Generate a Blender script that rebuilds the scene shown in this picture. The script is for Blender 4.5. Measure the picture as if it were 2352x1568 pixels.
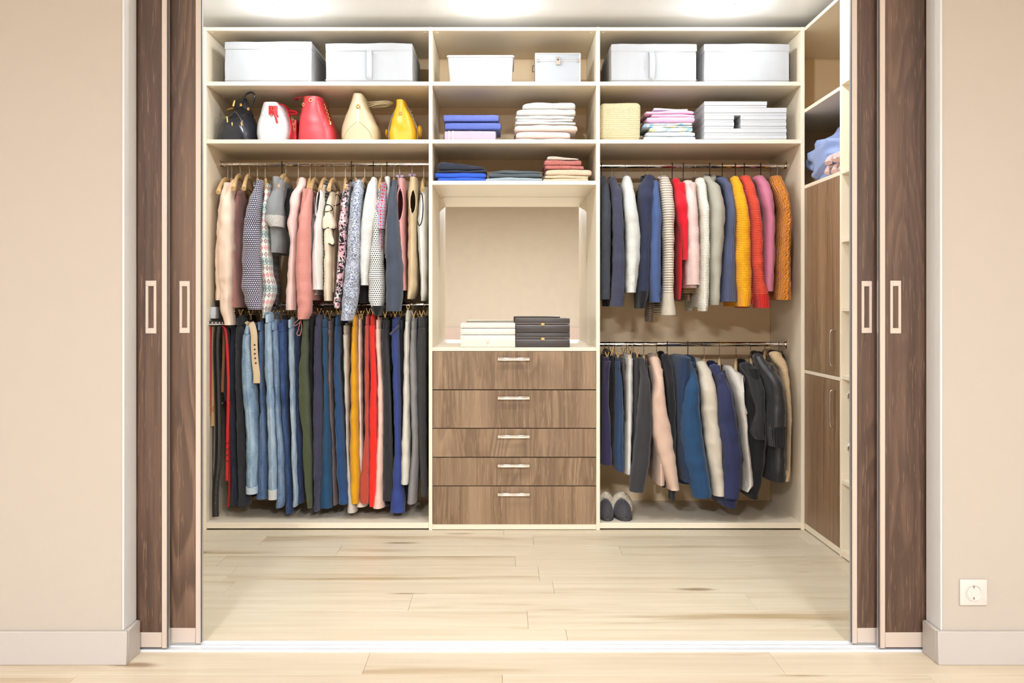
import bpy, bmesh, math, random
from mathutils import Vector, noise
PI = math.pi
for o in list(bpy.data.objects): bpy.data.objects.remove(o)
scene = bpy.context.scene
COL = scene.collection

# ---------------------------------------------------------------- camera
CAM_H = 1.124          # lens height above the floor, metres
FPX = 2208.0           # focal length in photo pixels (photo 2352 x 1568)
VX, VY = 1155.0, 700.0 # where the level viewing axis meets the photo
cd = bpy.data.cameras.new('camera'); cam = bpy.data.objects.new('camera', cd); COL.objects.link(cam)
cam.location = (0, 0, CAM_H); cam.rotation_euler = (PI/2, 0, 0)
cd.sensor_fit = 'HORIZONTAL'; cd.sensor_width = 36.0; cd.lens = 36.0*FPX/2352
cd.shift_x = (1176-VX)/2352; cd.shift_y = (VY-784)/2352
cd.clip_start = 0.02
scene.camera = cam

# ---------------------------------------------------------------- world, exposure
w = bpy.data.worlds.new('world'); scene.world = w; w.use_nodes = True
w.node_tree.nodes['Background'].inputs[0].default_value = (0.9, 0.85, 0.8, 1)
w.node_tree.nodes['Background'].inputs[1].default_value = 0.3
vs = scene.view_settings
vs.view_transform = 'Standard'; vs.look = 'None'; vs.gamma = 1.0; vs.use_curve_mapping = False
vs.exposure = 0.36
CLOSET_W = 2.5        # each closet downlight
CLOSET_ROW2_W = 17.0   # downlights nearer the opening
ROOM_W = 226.0          # each ceiling lamp of the outer room
CLOSET_COL = (0.87, 0.945, 1.0)
ROOM_COL = (0.84, 0.91, 1.0)

# ---------------------------------------------------------------- levels (metres)
FRONT = 4.80           # front plane of the back wardrobe
BACK = 5.35
CEIL = 2.56
ROD_Y = 5.05

# ---------------------------------------------------------------- helpers
def P(x, y, Y):
    return Vector(((x-VX)/FPX*Y, Y, CAM_H-(y-VY)/FPX*Y))
class Crop:
    def __init__(s, x, y, k): s.x, s.y, s.k = x, y, k
    def __call__(s, x, y, Y): return P(s.x+x/s.k, s.y+y/s.k, Y)
A = Crop(460, 340, 3.5643); B = Crop(720, 340, 3.5643)
C = Crop(460, 680, 2.904);  D = Crop(720, 680, 2.904)
E = Crop(1360, 340, 3.5643); F = Crop(1600, 340, 3.5643)
G = Crop(1360, 760, 3.409); H = Crop(1560, 760, 3.409)
K = Crop(460, 0, 4.3556); L = Crop(980, 0, 3.5643); N = Crop(1360, 0, 3.5633)
Q = Crop(980, 400, 3.734)
FULL = Crop(0, 0, 1.0)

def lin(c):
    return tuple(((v/255)/12.92 if v/255 <= 0.04045 else ((v/255+0.055)/1.055)**2.4) for v in c)

class NT:
    def __init__(s, name):
        s.m = bpy.data.materials.new(name); s.m.use_nodes = True
        s.t = s.m.node_tree; s.b = s.t.nodes['Principled BSDF']
    def n(s, typ, **kw):
        nd = s.t.nodes.new(typ)
        for k, v in kw.items():
            if k in nd.inputs and not hasattr(type(nd), k): nd.inputs[k].default_value = v
            else: setattr(nd, k, v)
        return nd
    def l(s, a, b): s.t.links.new(a, b)
    def val(s, sock, v):
        if hasattr(v, 'is_output') or isinstance(v, bpy.types.NodeSocket): s.l(v, sock)
        else: sock.default_value = v
    def math(s, op, a, b=0.0, c=0.0):
        nd = s.t.nodes.new('ShaderNodeMath'); nd.operation = op
        s.val(nd.inputs[0], a); s.val(nd.inputs[1], b); s.val(nd.inputs[2], c)
        return nd.outputs[0]
    def mix(s, f, a, b):
        nd = s.t.nodes.new('ShaderNodeMix'); nd.data_type = 'RGBA'
        s.val(nd.inputs[0], f)
        for sock, v in ((nd.inputs[6], a), (nd.inputs[7], b)):
            if isinstance(v, tuple): sock.default_value = (*v[:3], 1)
            else: s.l(v, sock)
        return nd.outputs[2]
    def ramp(s, f, lo, hi):
        nd = s.t.nodes.new('ShaderNodeMapRange'); s.l(f, nd.inputs[0])
        nd.inputs[1].default_value = lo; nd.inputs[2].default_value = hi
        nd.interpolation_type = 'SMOOTHSTEP'
        return nd.outputs[0]
    def noise(s, vec, scale, detail=2.0, rough=0.5, dist=0.0):
        nd = s.t.nodes.new('ShaderNodeTexNoise'); s.l(vec, nd.inputs['Vector'])
        nd.inputs['Scale'].default_value = scale; nd.inputs['Detail'].default_value = detail
        nd.inputs['Roughness'].default_value = rough; nd.inputs['Distortion'].default_value = dist
        return nd.outputs['Fac']
    def mapping(s, vec, sc=(1, 1, 1), loc=(0, 0, 0), rot=(0, 0, 0)):
        nd = s.t.nodes.new('ShaderNodeMapping'); s.l(vec, nd.inputs[0])
        nd.inputs['Scale'].default_value = sc; nd.inputs['Location'].default_value = loc
        nd.inputs['Rotation'].default_value = rot
        return nd.outputs[0]
    def uv(s): return s.t.nodes.new('ShaderNodeTexCoord').outputs['UV']
    def obj(s): return s.t.nodes.new('ShaderNodeTexCoord').outputs['Object']
    def objr(s, k=7.0):
        o = s.obj(); oi = s.t.nodes.new('ShaderNodeObjectInfo')
        m = s.math('MULTIPLY', oi.outputs['Random'], k)
        cb = s.t.nodes.new('ShaderNodeCombineXYZ')
        for i in range(3): s.l(m, cb.inputs[i])
        a = s.t.nodes.new('ShaderNodeVectorMath'); s.l(o, a.inputs[0]); s.l(cb.outputs[0], a.inputs[1])
        return a.outputs[0]
    def sep(s, vec):
        nd = s.t.nodes.new('ShaderNodeSeparateXYZ'); s.l(vec, nd.inputs[0]); return nd.outputs
    def bump(s, h, strength, dist):
        nd = s.t.nodes.new('ShaderNodeBump'); s.l(h, nd.inputs['Height'])
        nd.inputs['Strength'].default_value = strength; nd.inputs['Distance'].default_value = dist
        s.l(nd.outputs[0], s.b.inputs['Normal'])
    def col(s, c):
        if isinstance(c, tuple): s.b.inputs['Base Color'].default_value = (*c[:3], 1)
        else: s.l(c, s.b.inputs['Base Color'])
    def set(s, **kw):
        for k, v in kw.items(): s.b.inputs[k.replace('_', ' ')].default_value = v
        return s

def plain(name, rgb, rough=0.5, metal=0.0, spec=0.5, bumpk=None, vary=0.04):
    t = NT(name); t.set(Roughness=rough, Metallic=metal, Specular_IOR_Level=spec)
    c = lin(rgb)
    f = t.noise(t.obj(), 9.0, 3)
    t.col(t.mix(f, tuple(v*(1-vary) for v in c), tuple(min(1, v*(1+vary)) for v in c)))
    if bumpk: t.bump(t.noise(t.obj(), bumpk[0], 3), bumpk[1], 0.002)
    return t.m

def wood(name, dark, mid, light, axis='Z', rough=0.45, k=1.0, mask=0.0):
    """laminate with long straight grain along one axis and a few soft cathedral figures"""
    t = NT(name); t.set(Roughness=rough)
    v = t.objr(5.0)
    def al(f): return {'Z': (1, 1, f), 'X': (f, 1, 1)}[axis]
    g1 = t.noise(t.mapping(v, al(.03)), 60*k, 5, 0.65)
    g2 = t.noise(t.mapping(v, al(.02)), 9*k, 3, 0.5)
    big = t.noise(t.mapping(v, al(.13)), 6.5*k, 1.5, 0.4)
    rings = t.math('FRACT', t.math('MULTIPLY', big, 16.0))
    fig = t.math('MULTIPLY', t.ramp(rings, 0.0, 0.75), t.math('SUBTRACT', 1.0, t.ramp(rings, 0.8, 1.0)))
    fig = t.math('MULTIPLY', fig, t.ramp(t.noise(t.mapping(v, al(.25)), 3.2*k, 1.0), 0.44, 0.58))
    c1 = t.mix(t.ramp(g1, 0.3, 0.7), lin(dark), lin(mid))
    c1 = t.mix(t.math('MULTIPLY', t.ramp(g2, 0.42, 0.68), 0.5), c1, lin(light))
    c2 = t.mix(t.math('MULTIPLY', fig, 0.75), c1, lin(dark))
    pores = t.ramp(t.noise(t.mapping(v, al(.05)), 230*k, 2, 0.5), 0.58, 0.70)
    c3 = t.mix(t.math('MULTIPLY', pores, 0.55), c2, lin(light))
    t.col(c3)
    t.bump(g1, 0.1, 0.001)
    return t.m

def floor_wood(name, base, light, streak, knot):
    t = NT(name); t.set(Roughness=0.42)
    v = t.objr(23.0)
    oi = t.t.nodes.new('ShaderNodeObjectInfo')
    g1 = t.noise(t.mapping(v, (0.06, 1, 1)), 26, 5, 0.6)
    g2 = t.noise(t.mapping(v, (0.10, 1, 1)), 7, 4, 0.6, 0.4)
    g3 = t.noise(t.mapping(v, (0.35, 1, 1)), 1.6, 2, 0.5)
    wv = t.math('SINE', t.math('MULTIPLY', t.noise(t.mapping(v, (0.12, 1, 1)), 4.5, 2, 0.5, 0.8), 95.0))
    c = t.mix(t.ramp(g1, 0.25, 0.75), lin(base), lin(light))
    c = t.mix(t.math('MULTIPLY', t.ramp(g2, 0.52, 0.72), t.ramp(g3, 0.30, 0.55)), c, lin(streak))
    c = t.mix(t.math('MULTIPLY', t.ramp(wv, 0.5, 1.0), t.math('MULTIPLY', t.ramp(g3, 0.5, 0.7), 0.22)), c, lin(streak))
    vo = t.n('ShaderNodeTexVoronoi'); t.l(t.mapping(v, (0.42, 1.5, 1)), vo.inputs['Vector']); vo.inputs['Scale'].default_value = 3.4
    dd = t.math('ADD', vo.outputs['Distance'], t.math('MULTIPLY', t.math('SUBTRACT', t.noise(t.mapping(v, (0.3, 1, 1)), 40, 3), 0.5), 0.12))
    k = t.math('SUBTRACT', 1.0, t.ramp(dd, 0.03, 0.15))
    kc = t.sep(vo.outputs['Color'])[0]
    k = t.math('MULTIPLY', k, t.ramp(kc, 0.30, 0.45))
    c = t.mix(t.math('MULTIPLY', k, 0.85), c, lin(knot))
    c = t.mix(t.math('MULTIPLY', oi.outputs['Random'], 0.16), c, lin(streak))
    t.col(c); t.bump(g1, 0.06, 0.001)
    return t.m

def fabric(name, rgb, kind='plain', rgb2=None, rgb3=None, scale=1.0, rough=0.9, sheen=0.15, seam=False, rgb4=None, crease=0.16):
    """cloth: colour and weave in metres along the cloth (u around, v up)"""
    t = NT(name); t.set(Roughness=rough, Specular_IOR_Level=0.25)
    t.b.inputs['Sheen Weight'].default_value = sheen
    uv = t.uv(); c = lin(rgb); u, v, _ = t.sep(uv)
    c2 = lin(rgb2) if rgb2 else tuple(x*0.7 for x in c)
    c3 = lin(rgb3) if rgb3 else c2
    big = t.noise(uv, 9, 3)
    out = t.mix(big, tuple(x*0.93 for x in c), tuple(min(1, x*1.06) for x in c))
    h = t.noise(uv, 900, 2); hs = 0.12; hd = 0.0006
    if kind == 'twill':
        h = t.math('SINE', t.math('MULTIPLY', t.math('ADD', u, v), 1800.0)); hs = 0.1
    elif kind == 'satin':
        t.set(Roughness=0.42, Specular_IOR_Level=0.45)
    elif kind == 'denim':
        st = t.noise(t.mapping(uv, (1, 0.05, 1)), 260, 4, 0.7)
        fade = t.ramp(t.noise(t.mapping(uv, (1, 0.3, 1)), 11, 4, 0.6), 0.38, 0.66)
        wr = t.ramp(t.noise(t.mapping(uv, (0.5, 1.6, 1)), 34, 4, 0.6, 1.2), 0.5, 0.7)
        out = t.mix(fade, c, c2)
        out = t.mix(t.math('MULTIPLY', wr, 0.35), out, c2)
        out = t.mix(t.math('MULTIPLY', t.ramp(st, 0.45, 0.75), 0.3), out, c2)
        h = wr; hs = 0.35; hd = 0.003
    elif kind == 'knit':      # horizontal rows of stitches
        rows = t.math('SINE', t.math('MULTIPLY', t.math('ADD', v, t.math('MULTIPLY', t.noise(uv, 60, 2), 0.004)), 720.0/scale))
        st = t.math('SINE', t.math('MULTIPLY', u, 900.0/scale))
        h = t.math('ADD', rows, t.math('MULTIPLY', st, 0.5)); hs = 0.6; hd = 0.002*scale
        out = t.mix(t.math('MULTIPLY', t.ramp(rows, -0.2, -1.0), 0.45), out, c2)
    elif kind == 'rib':       # vertical ribs
        r = t.math('SINE', t.math('MULTIPLY', u, 900.0/scale))
        h = r; hs = 0.6; hd = 0.002*scale
        out = t.mix(t.math('MULTIPLY', t.ramp(r, -0.1, -1.0), 0.5), out, c2)
    elif kind == 'cable':
        wob = t.math('MULTIPLY', t.math('SINE', t.math('MULTIPLY', v, 150.0)), 0.003)
        r = t.math('SINE', t.math('MULTIPLY', t.math('ADD', u, wob), 330.0/scale))
        x = t.math('SINE', t.math('MULTIPLY', t.math('ADD', t.math('ABSOLUTE', u), v), 420.0/scale))
        h = t.math('ADD', r, t.math('MULTIPLY', x, 0.5)); hs = 0.8; hd = 0.004
        out = t.mix(t.math('MULTIPLY', t.ramp(h, -0.2, -1.4), 0.55), out, c2)
    elif kind == 'lattice':
        a = t.math('SINE', t.math('MULTIPLY', t.math('ADD', u, v), 380.0/scale)); b = t.math('SINE', t.math('MULTIPLY', t.math('SUBTRACT', u, v), 380.0/scale))
        h = t.math('MULTIPLY', a, b); hs = 0.7; hd = 0.003
        out = t.mix(t.math('MULTIPLY', t.ramp(h, -0.1, -0.9), 0.4), out, c2)
    elif kind == 'marl':
        m = t.noise(uv, 420, 3, 0.8)
        out = t.mix(t.ramp(m, 0.4, 0.62), c, c2); h = m; hs = 0.3; hd = 0.001
    elif kind == 'stripes':   # horizontal stripes
        s_ = t.math('SINE', t.math('MULTIPLY', v, 6.2832/(0.0125*scale)))
        out = t.mix(t.ramp(s_, -0.1, 0.5), c, c2); h = s_; hs = 0.5; hd = 0.002
    elif kind == 'dots':
        sp = 0.0125*scale
        row = t.math('FLOOR', t.math('DIVIDE', v, sp))
        uo = t.math('ADD', t.math('DIVIDE', u, sp), t.math('MULTIPLY', t.math('MODULO', row, 2.0), 0.5))
        fu = t.math('SUBTRACT', t.math('FRACT', uo), 0.5); fv = t.math('SUBTRACT', t.math('FRACT', t.math('DIVIDE', v, sp)), 0.5)
        d = t.math('SQRT', t.math('ADD', t.math('MULTIPLY', fu, fu), t.math('MULTIPLY', fv, fv)))
        out = t.mix(t.math('LESS_THAN', d, 0.31), out, c2)
    elif kind == 'floral':
        n1 = t.noise(t.mapping(uv, (1, 1, 1)), 34*scale, 2, 0.5, 1.5); n2 = t.noise(t.mapping(uv, (1, 1, 1), (3.1, 1.7, 0)), 40*scale, 2, 0.5, 2.0)
        out = t.mix(t.ramp(n1, 0.5, 0.53), c, c2)
        out = t.mix(t.ramp(n2, 0.55, 0.58), out, c3)
    elif kind == 'tweed':
        vo = t.n('ShaderNodeTexVoronoi'); t.l(uv, vo.inputs['Vector']); vo.inputs['Scale'].default_value = 330/scale
        cc = t.sep(vo.outputs['Color'])[0]
        out = t.mix(t.ramp(cc, 0.35, 0.5), c, c2); out = t.mix(t.ramp(cc, 0.78, 0.82), out, c3)
    elif kind == 'plaid':
        a = t.math('FRACT', t.math('MULTIPLY', u, 42.0/scale)); b = t.math('FRACT', t.math('MULTIPLY', v, 42.0/scale))
        wa = t.math('LESS_THAN', a, 0.45); wb = t.math('LESS_THAN', b, 0.45)
        out = t.mix(t.math('MULTIPLY', t.math('ADD', wa, wb), 0.5), c, c2)
        la = t.math('LESS_THAN', t.math('ABSOLUTE', t.math('SUBTRACT', a, 0.72)), 0.07); lb = t.math('LESS_THAN', t.math('ABSOLUTE', t.math('SUBTRACT', b, 0.72)), 0.07)
        out = t.mix(t.math('MAXIMUM', la, lb), out, c3)
    elif kind == 'bands':     # patterned folk print: rows of motifs on white
        sp = 0.034
        row = t.math('FLOOR', t.math('DIVIDE', v, sp)); fv = t.math('SUBTRACT', t.math('FRACT', t.math('DIVIDE', v, sp)), 0.5)
        m3 = t.math('MODULO', t.math('ADD', row, 60.0), 4.0)
        fu = t.math('SUBTRACT', t.math('FRACT', t.math('MULTIPLY', u, 44.0)), 0.5)
        dia = t.math('ADD', t.math('ABSOLUTE', fu), t.math('ABSOLUTE', fv))
        ring = t.math('LESS_THAN', t.math('ABSOLUTE', t.math('SUBTRACT', dia, 0.34)), 0.075)
        core = t.math('LESS_THAN', dia, 0.14)
        line = t.math('GREATER_THAN', t.math('ABSOLUTE', fv), 0.45)
        is1 = t.math('LESS_THAN', t.math('ABSOLUTE', t.math('SUBTRACT', m3, 1.0)), 0.5)
        is2 = t.math('LESS_THAN', t.math('ABSOLUTE', t.math('SUBTRACT', m3, 3.0)), 0.5)
        c4 = lin(rgb4) if rgb4 else c3
        mot = t.mix(is1, c2, c3)
        out = t.mix(t.math('MULTIPLY', is2, 0.55), out, c4)
        out = t.mix(ring, out, mot); out = t.mix(core, out, c3); out = t.mix(t.math('MULTIPLY', line, is2), out, c2)
    elif kind == 'fleece':
        n1 = t.noise(uv, 160, 4, 0.7); h = n1; hs = 1.0; hd = 0.006
        out = t.mix(t.ramp(n1, 0.35, 0.65), c2, c)
    if seam:
        d = t.math('LESS_THAN', t.math('ABSOLUTE', u), 0.0016)
        da = t.math('GREATER_THAN', t.math('FRACT', t.math('MULTIPLY', v, 130.0)), 0.25)
        out = t.mix(t.math('MULTIPLY', t.math('MULTIPLY', d, da), 0.6), out, tuple(x*0.35 for x in c))
    t.col(out)
    # soft creases of hanging cloth under the weave
    wn = t.noise(t.mapping(uv, (1.0, 0.42, 1), (0, 0, 0), (0, 0, 0.35)), 12, 1.5, 0.45, 0.6)
    rid = t.math('ABSOLUTE', t.math('SUBTRACT', wn, 0.5))
    b1 = t.n('ShaderNodeBump'); t.l(rid, b1.inputs['Height']); b1.inputs['Strength'].default_value = crease; b1.inputs['Distance'].default_value = 0.035
    t.bump(h, hs, hd)
    for l in t.b.inputs['Normal'].links: t.l(b1.outputs[0], l.from_node.inputs['Normal'])
    return t.m

# ---- mesh builder
class MB:
    def __init__(s): s.v = []; s.f = []; s.uv = []
    def add(s, vs, fs, uvs=None):
        o = len(s.v); s.v += [Vector(p) for p in vs]
        for i, f in enumerate(fs):
            s.f.append([o+j for j in f])
            s.uv.append(uvs[i] if uvs else [(vs[j][0]+vs[j][1], vs[j][2]) for j in f])
        return s
    def bm(s, bm):
        bm.verts.index_update()
        s.add([v.co.copy() for v in bm.verts], [[v.index for v in f.verts] for f in bm.faces]); bm.free(); return s
    def box(s, x0, x1, y0, y1, z0, z1, bev=0.0, seg=1):
        bm = bmesh.new(); bmesh.ops.create_cube(bm, size=1)
        for v in bm.verts:
            v.co = Vector(((x0+x1)/2+v.co.x*(x1-x0), (y0+y1)/2+v.co.y*(y1-y0), (z0+z1)/2+v.co.z*(z1-z0)))
        if bev: bmesh.ops.bevel(bm, geom=bm.edges[:], offset=min(bev, 0.45*min(abs(x1-x0), abs(y1-y0), abs(z1-z0))), segments=seg, profile=0.5, affect='EDGES')
        return s.bm(bm)
    def soft(s, x0, x1, y0, y1, z0, z1, r=0.02, amp=0.004, k=9.0, seed=0.0, cuts=3, tilt=0.0, sag=0.0):
        bm = bmesh.new(); bmesh.ops.create_cube(bm, size=1)
        for v in bm.verts:
            v.co = Vector(((x0+x1)/2+v.co.x*(x1-x0), (y0+y1)/2+v.co.y*(y1-y0), (z0+z1)/2+v.co.z*(z1-z0)))
        r = min(r, 0.46*min(x1-x0, y1-y0, z1-z0))
        bmesh.ops.subdivide_edges(bm, edges=bm.edges[:], cuts=cuts+4, use_grid_fill=True)
        c = Vector(((x0+x1)/2, (y0+y1)/2, (z0+z1)/2)); hf = Vector(((x1-x0)/2, (y1-y0)/2, (z1-z0)/2))
        for v in bm.verts:
            p = v.co-c
            q = Vector([max(-(hf[i]-r), min(hf[i]-r, p[i])) for i in range(3)])
            d = p-q
            if d.length > 1e-6: p = q+d.normalized()*r
            sd = Vector((seed, seed*1.7, seed*0.3))
            n = noise.noise_vector((c+p)*k+sd)
            fl = min(1.0, (p.z+hf.z)/(hf.z*0.5+1e-6))
            q = c+p+Vector((n.x*amp, n.y*amp, n.z*amp*fl))
            xx = p.x/hf.x
            zr_ = (q.z-z0)/(z1-z0)
            q.z = z0+(q.z-z0)*(1+tilt*xx)-sag*(xx*xx)*max(0, zr_)*(z1-z0)
            v.co = q
        return s.bm(bm)
    def sweep(s, pts, ra, rb=None, n=8, up=None, caps=True, square=False):
        pts = [Vector(p) for p in pts]; m = len(pts)
        ra = ra if isinstance(ra, (list, tuple)) else [ra]*m
        rb = rb if rb is not None else ra
        rb = rb if isinstance(rb, (list, tuple)) else [rb]*m
        up = Vector(up) if up else None; prev = None; rings = []
        for i in range(m):
            t = (pts[min(i+1, m-1)]-pts[max(i-1, 0)]).normalized()
            ref = up if up else (prev if prev else (Vector((0, 0, 1)) if abs(t.z) < 0.9 else Vector((1, 0, 0))))
            side = t.cross(ref)
            if side.length < 1e-5: side = t.cross(Vector((0.3, 1, 0.2)))
            side.normalize(); nv = side.cross(t).normalized(); prev = nv
            ring = []
            for j in range(n):
                th = 2*PI*j/n + (PI/4 if square else 0)
                cx, sy = math.cos(th), math.sin(th)
                if square: cx = 1.0 if cx > 0 else -1.0; sy = 1.0 if sy > 0 else -1.0
                ring.append(pts[i]+side*ra[i]*cx+nv*rb[i]*sy)
            rings.append(ring)
        vs = [p for r in rings for p in r]; fs = []; us = []; acc = 0.0
        for i in range(m-1):
            d = (pts[i+1]-pts[i]).length
            for j in range(n):
                fs.append((i*n+j, i*n+(j+1) % n, (i+1)*n+(j+1) % n, (i+1)*n+j))
                u0, u1 = j/n*0.05, (j+1)/n*0.05
                us.append([(u0, acc), (u1, acc), (u1, acc+d), (u0, acc+d)])
            acc += d
        if caps:
            fs.append(tuple(range(n))[::-1]); us.append([(0, 0)]*n)
            fs.append(tuple((m-1)*n+j for j in range(n))); us.append([(0, acc)]*n)
        return s.add(vs, fs, us)
    def ring(s, c, R, r, ax='Y', n=16, k=6, rx=None):
        pts = []
        for i in range(n+1):
            a = 2*PI*i/n; p, q = R*math.cos(a), (rx or R)*math.sin(a)
            d = {'Y': (p, 0, q), 'X': (0, p, q), 'Z': (p, q, 0)}[ax]
            pts.append(Vector(c)+Vector(d))
        return s.sweep(pts, r, n=k, caps=False, up={'Y': (0, 1, 0), 'X': (1, 0, 0), 'Z': (0, 0, 1)}[ax])
    def ball(s, c, r, n=12, sc=(1, 1, 1)):
        bm = bmesh.new(); bmesh.ops.create_uvsphere(bm, u_segments=n, v_segments=max(6, n*2//3), radius=r)
        for v in bm.verts: v.co = Vector(c)+Vector((v.co.x*sc[0], v.co.y*sc[1], v.co.z*sc[2]))
        return s.bm(bm)
    def lathe(s, c, prof, n=24, ax='Z'):
        vs = []; fs = []
        for r, h in prof:
            for j in range(n):
                a = 2*PI*j/n; p, q = r*math.cos(a), r*math.sin(a)
                d = {'Z': (p, q, h), 'Y': (p, h, q), 'X': (h, p, q)}[ax]
                vs.append(Vector(c)+Vector(d))
        for i in range(len(prof)-1):
            for j in range(n): fs.append((i*n+j, i*n+(j+1) % n, (i+1)*n+(j+1) % n, (i+1)*n+j))
        return s.add(vs, fs)
    def build(s, name, mat, parent=None, smooth=True, base=None, angle=40):
        root = parent
        off = Vector((0, 0, 0))
        while root is not None:
            off += root.location; root = root.parent
        me = bpy.data.meshes.new(name)
        loc = Vector((0, 0, 0))
        if base is not None: loc = Vector(base); off = off+loc
        me.from_pydata([v-off for v in s.v], [], s.f)
        ul = me.uv_layers.new(name='UVMap'); d = [c for f in s.uv for p in f for c in p[:2]]
        ul.data.foreach_set('uv', d)
        me.validate(); bm = bmesh.new(); bm.from_mesh(me); bmesh.ops.recalc_face_normals(bm, faces=bm.faces[:]); bm.to_mesh(me); bm.free()
        if smooth: me.shade_smooth(); me.set_sharp_from_angle(angle=math.radians(angle))
        me.materials.append(mat)
        o = bpy.data.objects.new(name, me); COL.objects.link(o); o.location = loc
        if parent is not None: o.parent = parent
        return o

def tag(o, label=None, cat=None, group=None, kind=None):
    if label: o['label'] = label
    if cat: o['category'] = cat
    if group: o['group'] = group
    if kind: o['kind'] = kind
    return o
def thing(name, label, cat, loc=(0, 0, 0), group=None, kind=None):
    o = bpy.data.objects.new(name, None); COL.objects.link(o); o.location = loc
    o.empty_display_size = 0.05
    return tag(o, label, cat, group, kind)
def struct(name, mb, mat, label, cat, base=None, **kw):
    o = mb.build(name, mat, base=base, **kw); return tag(o, label, cat, kind='structure')
def cr(pts, k=6):
    """smooth curve through points"""
    pts = [Vector(p) for p in pts]; out = []
    for i in range(len(pts)-1):
        p0, p1, p2, p3 = pts[max(i-1, 0)], pts[i], pts[i+1], pts[min(i+2, len(pts)-1)]
        for j in range(k):
            t = j/k
            out.append(0.5*((2*p1)+(p2-p0)*t+(2*p0-5*p1+4*p2-p3)*t*t+(3*p1-p0-3*p2+p3)*t**3))
    out.append(pts[-1]); return out

def interp(rows, zs):
    """rows: (z, cx, a, b, cy) descending in z -> values at zs (monotone smooth)"""
    out = []
    for z in zs:
        i = 0
        while i < len(rows)-2 and z < rows[i+1][0]: i += 1
        z0, z1 = rows[i][0], rows[i+1][0]
        t = 0 if abs(z0-z1) < 1e-9 else max(0, min(1, (z0-z)/(z0-z1)))
        p0, p1, p2, p3 = rows[max(i-1, 0)], rows[i], rows[i+1], rows[min(i+2, len(rows)-1)]
        vals = []
        for q in range(1, 5):
            m1 = (p2[q]-p0[q])*0.5*0.7; m2 = (p3[q]-p1[q])*0.5*0.7
            t2, t3 = t*t, t**3
            vals.append((2*t3-3*t2+1)*p1[q]+(t3-2*t2+t)*m1+(-2*t3+3*t2)*p2[q]+(t3-t2)*m2)
        out.append((z, *vals))
    return out

def loft(mb, rows, n=28, step=0.014, fold=0.06, folds=5, seed=0.0, wr=0.0025, dome=0.02, p=2.4, openb=True, hole=None, twist=0.0, wrz=22.0):
    """hanging cloth tube. rows: (z, cx, a, b, cy), top first"""
    zt, zb = rows[0][0], rows[-1][0]
    m = max(4, int((zt-zb)/step))
    R = interp(rows, [zt+(zb-zt)*i/m for i in range(m+1)])
    rnd = random.Random(int(seed*1000)+7); ph = [rnd.uniform(0, 6.28) for _ in range(4)]
    top = R[0]; extra = []
    if dome > 0:
        for s_, h in ((0.30, 1.0), (0.72, 0.75), (0.92, 0.38)):
            extra.append((top[0]+dome*h, top[1], top[2]*s_, top[3]*s_, top[4]))
    R = extra+R
    rings = []; us = []; tw = 1 if int(seed*10) % 2 else -1
    L_ = zt-zb
    for (z, cx, a, b, cy) in R:
        s_ = max(0, min(1, (zt-z)/max(L_, 1e-6))); amp = fold*(0.35+0.65*s_)
        ring = []; uu = []; acc = 0
        for j in range(n+1):
            th = -PI/2+PI+2*PI*j/n   # j=0 at the far side, j=n/2 facing the viewer
            c_, s2 = math.cos(th), math.sin(th)
            x = math.copysign(abs(c_)**(2/p), c_); y = math.copysign(abs(s2)**(2/p), s2)
            f = 1+amp*(0.6*math.sin(folds*th+ph[0]+1.4*math.sin(z*5+ph[1])+twist*s_)+0.4*math.sin((folds+3)*th+ph[2]+z*6))
            px, py = a*x*f, b*y*(1+(f-1)*0.6)
            q = Vector((cx+px, cy+py, z))
            if wr:
                nz = noise.noise(Vector((q.x*14+seed, q.y*9, q.z*wrz)))
                r1 = abs(noise.noise(Vector((q.x*9+seed*1.3+q.z*5*tw, q.y*7, q.z*wrz*.42))))
                r2 = abs(noise.noise(Vector((q.x*20-q.z*9*tw, q.y*14+seed, q.z*wrz*.9+3.1))))
                k = wr*(nz*.9+(.28-r1)*1.2+(.25-r2)*.9)
                q.x += k*c_; q.y += k*s2*1.5
            ring.append(q)
            if j: acc += (ring[-1]-ring[-2]).length
            uu.append(acc)
        half = uu[n//2]; us.append([u_-half for u_ in uu]); rings.append(ring[:n])
    vs = []; fs = []; uv = []
    for r in rings: vs += r
    for i in range(len(rings)-1):
        for j in range(n):
            j2 = (j+1) % n
            mid = (rings[i][j]+rings[i+1][j2])*0.5
            if hole:
                hz, hh, hx, hw, hy = hole
                if mid.y < hy and ((mid.z-hz)/hh)**2+((mid.x-hx)/hw)**2 < 1: continue
            fs.append((i*n+j, i*n+j2, (i+1)*n+j2, (i+1)*n+j))
            z0, z1 = R[i][0], R[i+1][0]
            uv.append([(us[i][j], z0), (us[i][j+1], z0), (us[i+1][j+1], z1), (us[i+1][j], z1)])
    k = len(vs)
    # closed crown
    fs.append(tuple(range(n))); uv.append([(0, zt)]*n)
    # hem: turned inside
    last = R[-1]; o0 = (len(rings)-1)*n
    if openb:
        for sc, dz in ((0.86, 0.004), (0.80, 0.05)):
            vs += [Vector((last[1]+(q.x-last[1])*sc, last[4]+(q.y-last[4])*sc, q.z+dz)) for q in rings[-1]]
        a0, b0 = k, k+n
        for j in range(n):
            j2 = (j+1) % n
            fs.append((o0+j, o0+j2, a0+j2, a0+j)); uv.append([(us[-1][j], zb), (us[-1][j+1], zb), (us[-1][j+1], zb), (us[-1][j], zb)])
            fs.append((a0+j, a0+j2, b0+j2, b0+j)); uv.append([(us[-1][j], zb), (us[-1][j+1], zb), (us[-1][j+1], zb+.05), (us[-1][j], zb+.05)])
        fs.append(tuple(b0+j for j in range(n))); uv.append([(0, zb)]*n)
    else:
        fs.append(tuple(o0+j for j in range(n))); uv.append([(0, zb)]*n)
    return mb.add(vs, fs, uv)

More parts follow.
